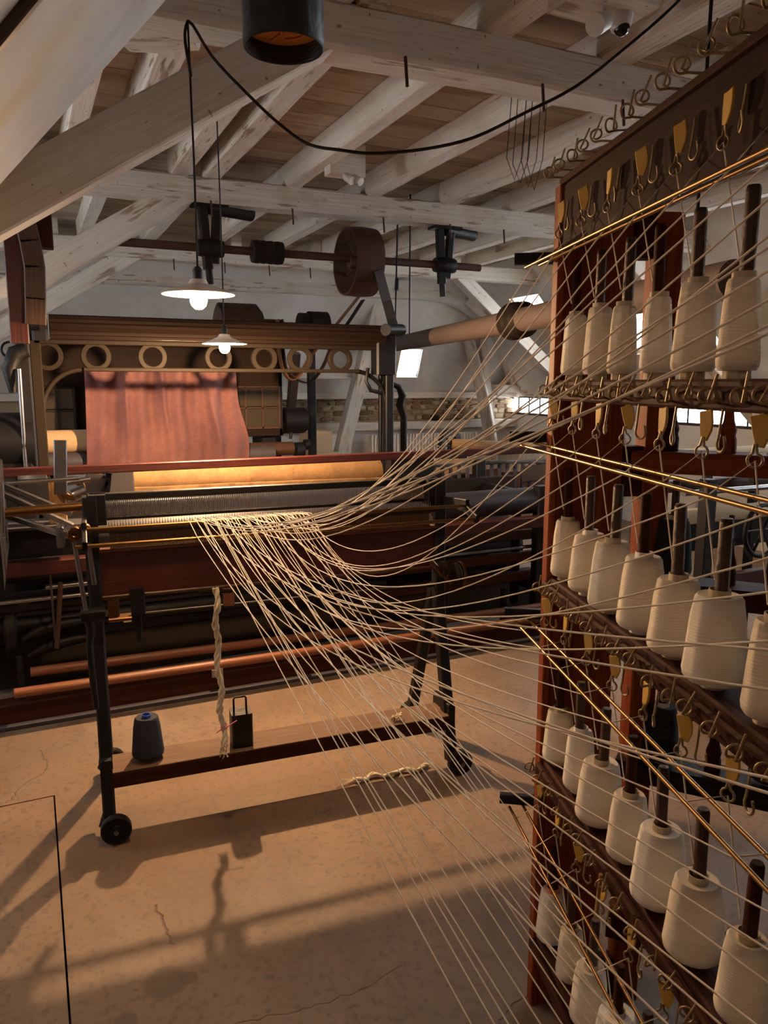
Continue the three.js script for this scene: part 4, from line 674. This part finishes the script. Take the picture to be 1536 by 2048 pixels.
  // fluted top beam
  { const s = new THREE.Shape(), n = 28, pr = []; for (let i = 0; i < n; i++) { const q = i / n * 6.283, r = i % 2 ? 0.058 : 0.05; pr.push(new THREE.Vector2(Math.cos(q) * r, Math.sin(q) * r * 1.15)); } s.setFromPoints(pr); const g = new THREE.ExtrudeGeometry(s, { depth: 1.98, bevelEnabled: false }); g.rotateY(Math.PI / 2); g.translate(0.14, 1.945, z + 0.02); const uv = g.attributes.uv, p = g.attributes.position; for (let i = 0; i < p.count; i++) uv.setXY(i, p.getX(i), p.getY(i) + p.getZ(i)); part(t, 'fluted_beam', g, m.umber); }
  part(t, 'top_strip', box(0.14, 2.12, 1.882, 1.893, z - 0.03, z + 0.04, 0.003), m.steel);
  part(t, 'end_casting', [box(2.06, 2.2, 1.7, 1.97, z - 0.05, z + 0.06, 0.012), rod([2.1, 1.98, z + 0.1], [2.27, 1.99, z - 0.02], 0.038, 16)], m.iron);
  part(t, 'end_casting', [box(0.05, 0.13, 1.87, 1.99, z - 0.04, z + 0.07, 0.012), at(wheelX([[0, -0.03], [0.04, -0.03], [0.04, 0.03], [0, 0.03]], 16), 0.06, 1.96, z + 0.09)], m.iron);
  part(t, 'bent_pipe', sweep([[2.1, 1.76, z - 0.05], [2.15, 1.7, z - 0.08], [2.22, 1.65, z - 0.1], [2.29, 1.62, z - 0.1], [2.32, 1.56, z - 0.1], [2.3, 1.5, z - 0.1], [2.33, 1.42, z - 0.1], [2.33, 1.0, z - 0.1]], [0.016, 0.016, 0.016, 0.02, 0.028, 0.03, 0.024, 0.024], 10), m.ironBrown);
  // left drive column
  part(t, 'drive_column', [box(-0.035, 0.035, 1.0, 1.85, z + 0.02, z + 0.1, 0.01), sweep([[-0.06, 1.6, z + 0.08], [-0.07, 1.72, z + 0.1], [-0.03, 1.8, z + 0.1], [0.02, 1.82, z + 0.1]], [0.02, 0.04, 0.05, 0.04], 10)], m.iron);
  part(t, 'steel_rod', rod([-0.032, 1.0, z + 0.14], [-0.022, 1.72, z + 0.14], 0.011, 10), m.steel);
  part(t, 'gear_case', [sweep([[-0.18, 1.32, z - 0.02], [0.02, 1.32, z - 0.02]], 0.17, 24), box(-0.18, 0.02, 0.6, 1.32, z - 0.18, z + 0.12, 0.02)], m.iron);
  part(t, 'bracket_loop', sweep(arc(-0.06, 1.82, z + 0.05, 0.04, 1.5, 5.5, 12), 0.007, 6), m.iron);
  // picking arms at the left front
  part(t, 'picker_rod', rod([-0.1, 1.185, -3.05], [0.21, 1.19, -3.05], 0.017, 12), m.brassOld, 'worn brass-coloured rod');
  part(t, 'side_rod', rod([-0.11, 1.1, -3.0], [-0.1, 1.3, -3.0], 0.008, 10), m.steel);
  part(t, 'cross_rod', rod([-0.11, 1.26, -3.3], [0.17, 1.268, -3.3], 0.008, 10), m.steel);
  for (const [a, b] of [[[-0.12, 1.27, -3.25], [0.13, 1.14, -3.2]], [[-0.12, 1.24, -3.22], [0.13, 1.1, -3.15]], [[-0.12, 1.16, -3.2], [0.1, 1.07, -3.12]]]) part(t, 'diagonal_arm', timber(a, b, 0.02, 0.022, { ch: 0.004 }), m.steel);
  part(t, 'blade', timber([0.1, 1.2, -3.35], [0.112, 1.42, -3.35], 0.05, 0.02, { ch: 0.004, up: [0, 0, 1] }), m.steel);
  part(t, 'bearing_block', box(-0.06, 0.06, 1.1, 1.24, -3.75, -3.6), m.steel); part(t, 'bearing', rod([0.15, 1.18, -3.42], [0.2, 1.2, -3.42], 0.03, 12), m.steel); part(t, 'short_rod', rod([0.13, 1.24, -3.4], [0.22, 1.25, -3.4], 0.012, 8), m.steel);
  part(t, 'arm_carrier', [box(-0.16, -0.12, 0.9, 1.3, -3.95, -3.0, 0.006)], m.iron);
}
// wide belts / boards at the loom's left
{
  const flatBelt = (pts, w, th) => { const g = []; for (let i = 1; i < pts.length; i++) { const a = v3(pts[i - 1]), b = v3(pts[i]); g.push(timber(a, b.addScaledVector(b.clone().sub(a).normalize(), 0.006), w, th, { ch: 0.004, up: [0, 0, 1] })); } return g; };
  single('upright_board', flatBelt([[-0.008, 1.84, -4.25], [-0.004, 2.42, -4.25]], 0.085, 0.03), m.red, 'straight reddish brown upright board beside the loom under the roof strut', 'board');
  single('curved_board', flatBelt([[0.068, 1.93, -4.2], [0.075, 2.05, -4.2], [0.082, 2.2, -4.2], [0.07, 2.32, -4.2], [0.052, 2.42, -4.2], [0.045, 2.5, -4.2]], 0.095, 0.03), m.brown, 'dark brown curved board standing beside the upright one on the loom corner', 'board');
  single('hanging_block', box(0.06, 0.175, 2.3, 2.5, -4.3, -4.22, 0.006), m.creelDark, 'dark squared wooden block behind the curved board top', 'block');
}
// glazed machine behind the loom
{
  const z = -5.6, t = thing('glazed_cabinet', 'brown wooden machine casing with small glass panes behind the loom', 'cabinet', [0.9, 0, z]);
  part(t, 'body', [box(0.06, 1.75, 1.62, 1.9, z - 0.35, z, 0.006, { off: true }), box(0.06, 1.75, 1.25, 1.31, z - 0.35, z, 0.006), box(0.06, 0.085, 1.28, 1.65, z - 0.35, z), box(1.725, 1.755, 1.25, 1.9, z - 0.35, z), box(0.29, 1.33, 1.3, 1.63, z - 0.35, z - 0.02)], m.umber);
  for (const x of [0.1, 1.6]) part(t, 'pedestal', box(x, x + 0.11, 0, 1.25, z - 0.32, z - 0.05), m.iron);
  const win = (x0, x1, n, mt) => { const w = part(t, 'window_sash', [box(x0, x1, 1.61, 1.625, z - 0.01, z + 0.012, 0.002), box(x0, x1, 1.305, 1.325, z - 0.01, z + 0.012, 0.002), ...Array.from({ length: n + 1 }, (_, i) => { const x = x0 + (x1 - x0) * i / n; return box(x - 0.008, x + 0.008, 1.31, 1.62, z - 0.01, z + 0.012, 0.002); }), box(x0, x1, 1.457, 1.47, z - 0.01, z + 0.012, 0.002)], mt); for (let i = 0; i < n; i++) for (let j = 0; j < 2; j++) { const w0 = (x1 - x0) / n; part(w, 'pane', new THREE.BoxGeometry(w0 - 0.016, 0.135, 0.003).translate(x0 + w0 * (i + 0.5), 1.39 + j * 0.152, z), m.oldGlass); } };
  win(0.085, 0.29, 2, m.iron); win(1.34, 1.725, 3, m.brown);
  part(t, 'back_panel', box(0.08, 1.73, 1.28, 1.65, z - 0.34, z - 0.32, 0.003), m.ironBrown);
  part(t, 'cream_roller', rod([0.05, 1.27, z + 0.2], [1.0, 1.27, z + 0.2], 0.075, 22), m.cardboard);
  part(t, 'dark_roller', rod([-0.02, 1.14, z + 0.25], [1.6, 1.14, z + 0.25], 0.062, 22), m.slate);
  part(t, 'tan_roller', rod([1.3, 1.17, z + 0.15], [1.78, 1.165, z + 0.15], 0.05, 20), m.brown);
  part(t, 'roller_end', [at(wheelX([[0, -0.03], [0.06, -0.03], [0.06, 0.03], [0, 0.03]], 18), 1.83, 1.15, z + 0.15), at(wheelX([[0, -0.02], [0.04, -0.02], [0.04, 0.02], [0, 0.02]], 18), 1.89, 1.19, z + 0.15)], m.iron);
  const b = thing('cloth_drum_guard', 'dark rounded gear guard at the side of the glazed casing', 'gear guard', [1.88, 1.26, -5.7]);
  part(b, 'shell', [sweep([[1.79, 1.36, -5.7], [1.8, 1.36, -5.7], [1.95, 1.36, -5.7], [1.97, 1.36, -5.7]], [0.085, 0.1, 0.1, 0.085], 20)], m.iron); part(b, 'bracket', [box(1.76, 1.8, 1.26, 1.34, -5.72, -5.68), rod([1.84, 1.27, -5.66], [1.83, 1.22, -5.66], 0.012)], m.iron);
  // cloth
  const W = 120, H = 40, P = [], UV = [], I = [];
  for (let j = 0; j <= H; j++) for (let i = 0; i <= W; i++) {
    const u = i / W, v = j / H, flare = v * v, x = 0.345 + u * (0.985 + 0.06 * ss(0.3, 0.9, v)) - 0.02 * v + (u > 0.9 ? (u - 0.9) * 0.25 * ss(0.2, 0.8, v) : 0);
    const y = 1.735 - v * 0.61 + 0.008 * Math.sin(u * 19) * (1 - v);
    const f = (1 - 0.5 * v), zz = z + 0.33 + 0.05 * Math.sin(v * 2.6) + 1.7 * f * (0.016 * Math.sin(u * 24 + v * 0.8 + 0.7 * Math.sin(v * 5)) + 0.011 * Math.sin(u * 53 + 1 + v * 2) + 0.02 * Math.exp(-Math.pow((u - 0.48 - 0.03 * v) / 0.018, 2)) + 0.018 * Math.exp(-Math.pow((u - 0.78 - 0.05 * v) / 0.02, 2)) + 0.014 * Math.exp(-Math.pow((u - 0.25) / 0.015, 2)));
    P.push(x, y, zz); UV.push(u, v * 0.62);
  }
  for (let j = 0; j < H; j++) for (let i = 0; i < W; i++) { const a = j * (W + 1) + i, c = a + W + 1; I.push(a, c, a + 1, a + 1, c, c + 1); }
  const g = new THREE.BufferGeometry(); g.setAttribute('position', new THREE.Float32BufferAttribute(P, 3)); g.setAttribute('uv', new THREE.Float32BufferAttribute(UV, 2)); g.setIndex(I); g.computeVertexNormals();
  const back = g.clone(); back.translate(0, 0, -0.003); single('hanging_cloth', [g, back], m.mauve, 'dusty mauve cloth hanging in folds in front of the glazed casing', 'cloth');
  const d = thing('wooden_drum', 'grey-brown rounded drum behind the fluted loom beam', 'drum', [1.6, 2.0, -6.2]);
  part(d, 'shell', sweep([[1.42, 2.05, -6.2], [1.43, 2.05, -6.2], [1.72, 2.05, -6.2], [1.76, 2.05, -6.2]], [0.2, 0.225, 0.225, 0.18], 36), m.brown); part(d, 'neck', rod([1.74, 2.05, -6.2], [1.95, 2.05, -6.2], 0.11, 24), m.rust); part(d, 'stand_leg', [box(1.5, 1.56, 0, 1.9, -6.25, -6.15), box(1.85, 1.91, 0, 2.0, -6.25, -6.15)], m.ironBrown);
  const e = thing('small_pulley', 'small stepped belt pulley standing behind the loom top', 'pulley', [2.2, 2.1, -6.2]);
  part(e, 'step', at(wheelX([[0, -0.04], [0.1, -0.04], [0.1, 0.04], [0, 0.04]], 26), 2.14, 2.12, -6.2), m.ironBrown); part(e, 'step', at(wheelX([[0, -0.08], [0.125, -0.08], [0.125, 0.08], [0, 0.08]], 26), 2.26, 2.11, -6.2), m.ironBrown); part(e, 'stand_leg', box(2.17, 2.23, 0, 2.1, -6.23, -6.17), m.iron);
}
// far odds and ends
{
  const b = thing('stacked_box', 'pale cardboard box stack standing by the leaning white post', 'box', [2.72, 0, -7.4]);
  part(b, 'box', box(2.58, 2.86, 0, 0.95, -7.55, -7.25, 0.006), m.cardboard); part(b, 'box', box(2.54, 2.8, 0.953, 1.16, -7.55, -7.28, 0.006), m.cardboard);
  const rad = (n, at0, label, axis) => { const t = thing('radiator', label, 'radiator', at0, axis ? Math.PI / 2 : 0, undefined, true); const fin = new THREE.BoxGeometry(0.03, 0.6, 0.1); const fg = timber([0, 0.3, 0], [0, 0.9, 0], 0.032, 0.1, { ch: 0.01, up: [0, 0, 1] }); for (let i = 0; i < n; i++) share(t, 'radiator_fin', fg, m.radiator, [i * 0.047, 0.04, 0]); part(t, 'header_pipe', rod([-0.03, 0.92, 0], [n * 0.047 + 0.05, 0.92, 0], 0.02, 10), m.radiator); part(t, 'header_pipe', rod([-0.03, 0.36, 0], [n * 0.047 + 0.02, 0.36, 0], 0.02, 10), m.radiator); part(t, 'foot', [box(0, 0.03, 0, 0.35, -0.03, 0.03), box(n * 0.047 - 0.05, n * 0.047 - 0.02, 0, 0.35, -0.03, 0.03)], m.radiator); };
  rad(36, [4.12, 0.02, -9.28], 'long white ribbed radiator below the stone band on the far wall', 0);
  rad(30, [6.32, -0.02, -7.6], 'white ribbed radiator under the strip window of the right wall', 1);
  single('stone_rubble', Array.from({ length: 9 }, (_, i) => { const g = new THREE.DodecahedronGeometry(rr(0.03, 0.06), 0); g.scale(1.5, 0.8, 1); g.translate(5.3 + i * 0.06 + rr(-0.02, 0.02), 1.17 + (i % 3) * 0.035, -9.39); return g; }), m.stones[2], 'small heap of loose rubble on the ledge by the bent post', 'rubble').userData.kind = 'stuff';
  const s = single('ledge_pot', lathe([[0, 0], [0.05, 0], [0.065, 0.03], [0.06, 0.07], [0.05, 0.075], [0, 0.07]], 18), m.iron, 'small dark pot standing on the stone ledge', 'pot'); s.position.set(5.15, 1.13, -9.41);
  // slatted rack with orange boards and beam with sprocket behind the loom right side
  const r = thing('slatted_rack', 'rack of thin dark upright slats before orange-brown boards right of the loom', 'rack', [3.3, 0, -4.95]);
  for (let i = 0; i < 19; i++) part(r, 'slat', box(2.55 + i * 0.072, 2.575 + i * 0.072, 0.75, 1.04, -4.96, -4.94, 0.003), m.slate);
  part(r, 'rail', box(2.5, 3.95, 1.03, 1.05, -4.98, -4.93), m.slate); part(r, 'rail', box(2.5, 3.95, 0.74, 0.765, -4.98, -4.93), m.creelDark);
  for (let i = 0; i < 5; i++) part(r, 'board', box(2.6 + i * 0.26, 2.84 + i * 0.26, 0.76, 0.98 - 0.03 * (i % 2), -5.08, -5.05, 0.004, { off: true }), i < 2 ? m.red : m.pole);
  part(r, 'leg', box(2.5, 2.56, 0, 1.05, -4.98, -4.93), m.iron); part(r, 'leg', box(3.9, 3.96, 0, 1.05, -4.98, -4.93), m.iron);
  part(r, 'steel_rail', rod([3.05, 1.06, -4.9], [3.95, 1.03, -4.75], 0.012, 8), m.steel);
  part(r, 'side_brace', timber([3.7, 0.82, -4.85], [3.95, 0.7, -4.6], 0.02, 0.03), m.steel);
  const wb = thing('warp_beam', 'bare wooden warp beam with a black toothed wheel at its end', 'beam', [3.7, 0, -5.6]);
  part(wb, 'barrel', rod([3.22, 1.14, -5.6], [4.35, 1.06, -5.35], 0.045, 20), m.oak);
  { const teeth = []; for (let i = 0; i < 22; i++) { const q = i / 22 * 6.283; teeth.push(box(-0.014, 0.014, 0.105, 0.135, -0.02, 0.02, 0.003).rotateZ(q)); } const g = merge([...teeth, ringXY(0.112, 0.085, 0.03), ...[0, 1, 2].map((i) => box(-0.09, 0.09, -0.01, 0.01, -0.012, 0.012).rotateZ(i * 1.047))]); g.rotateY(0.35); part(wb, 'toothed_wheel', g.translate(3.2, 1.13, -5.58), m.iron); }
  part(wb, 'trestle', [box(3.3, 3.36, 0, 1.08, -5.62, -5.56), box(4.2, 4.26, 0, 1.02, -5.44, -5.38)], m.iron);
  single('sloping_board', timber([2.55, 1.13, -3.6], [2.62, 1.3, -2.75], 0.03, 0.09, { ch: 0.004 }), m.iron, 'dark sloping board edge jutting out beside the creel end', 'board');
  single('red_board', timber([2.3, 0.98, -5.3], [3.3, 0.98, -5.35], 0.03, 0.12), m.oak, 'low tan board behind the loom rail', 'board');
}
// second loom glimpsed through the creel
{
  const t = thing('far_loom', 'second black-framed loom with pale rollers seen through the creel', 'loom', [4.1, 0, -3]);
  for (const x of [3.2, 3.55, 3.95, 4.4]) part(t, 'upright', box(x - 0.02, x + 0.02, 0, 1.25, -2.9, -2.86, 0.004), m.iron);
  for (const [x, z] of [[2.9, -3.4], [4.9, -3.4], [2.9, -2.6], [4.9, -2.6]]) part(t, 'leg', box(x - 0.03, x + 0.03, 0, 1.2, z - 0.03, z + 0.03), m.iron);
  part(t, 'pale_roller', rod([2.9, 1.23, -3.2], [5.0, 1.23, -3.2], 0.05, 18), m.cream);
  part(t, 'pale_roller', rod([2.9, 0.98, -2.8], [5.0, 0.98, -2.8], 0.04, 18), m.cream);
  part(t, 'steel_rail', rod([2.85, 1.12, -2.7], [5.0, 1.12, -2.7], 0.014, 10), m.steel);
  part(t, 'red_beam', box(2.85, 5.0, 1.08, 1.14, -3.0, -2.95), m.red); part(t, 'red_beam', box(2.85, 5.0, 0.55, 0.68, -2.75, -2.7), m.red);
  part(t, 'dark_panel', box(2.9, 4.9, 0.72, 0.92, -3.1, -3.05), m.iron); part(t, 'dark_panel', box(2.9, 4.9, 0.2, 0.3, -2.72, -2.66), m.iron);
  for (const x of [3.3, 3.9]) { part(t, 'hand_wheel', at(new THREE.TorusGeometry(0.13, 0.012, 8, 32), x, 0.92, -2.6), m.iron); for (let i = 0; i < 3; i++) part(t, 'wheel_spoke', at(box(-0.125, 0.125, -0.008, 0.008, -0.006, 0.006).rotateZ(i * 1.047), x, 0.92, -2.6), m.iron); }
}
renderer.render(scene, camera);
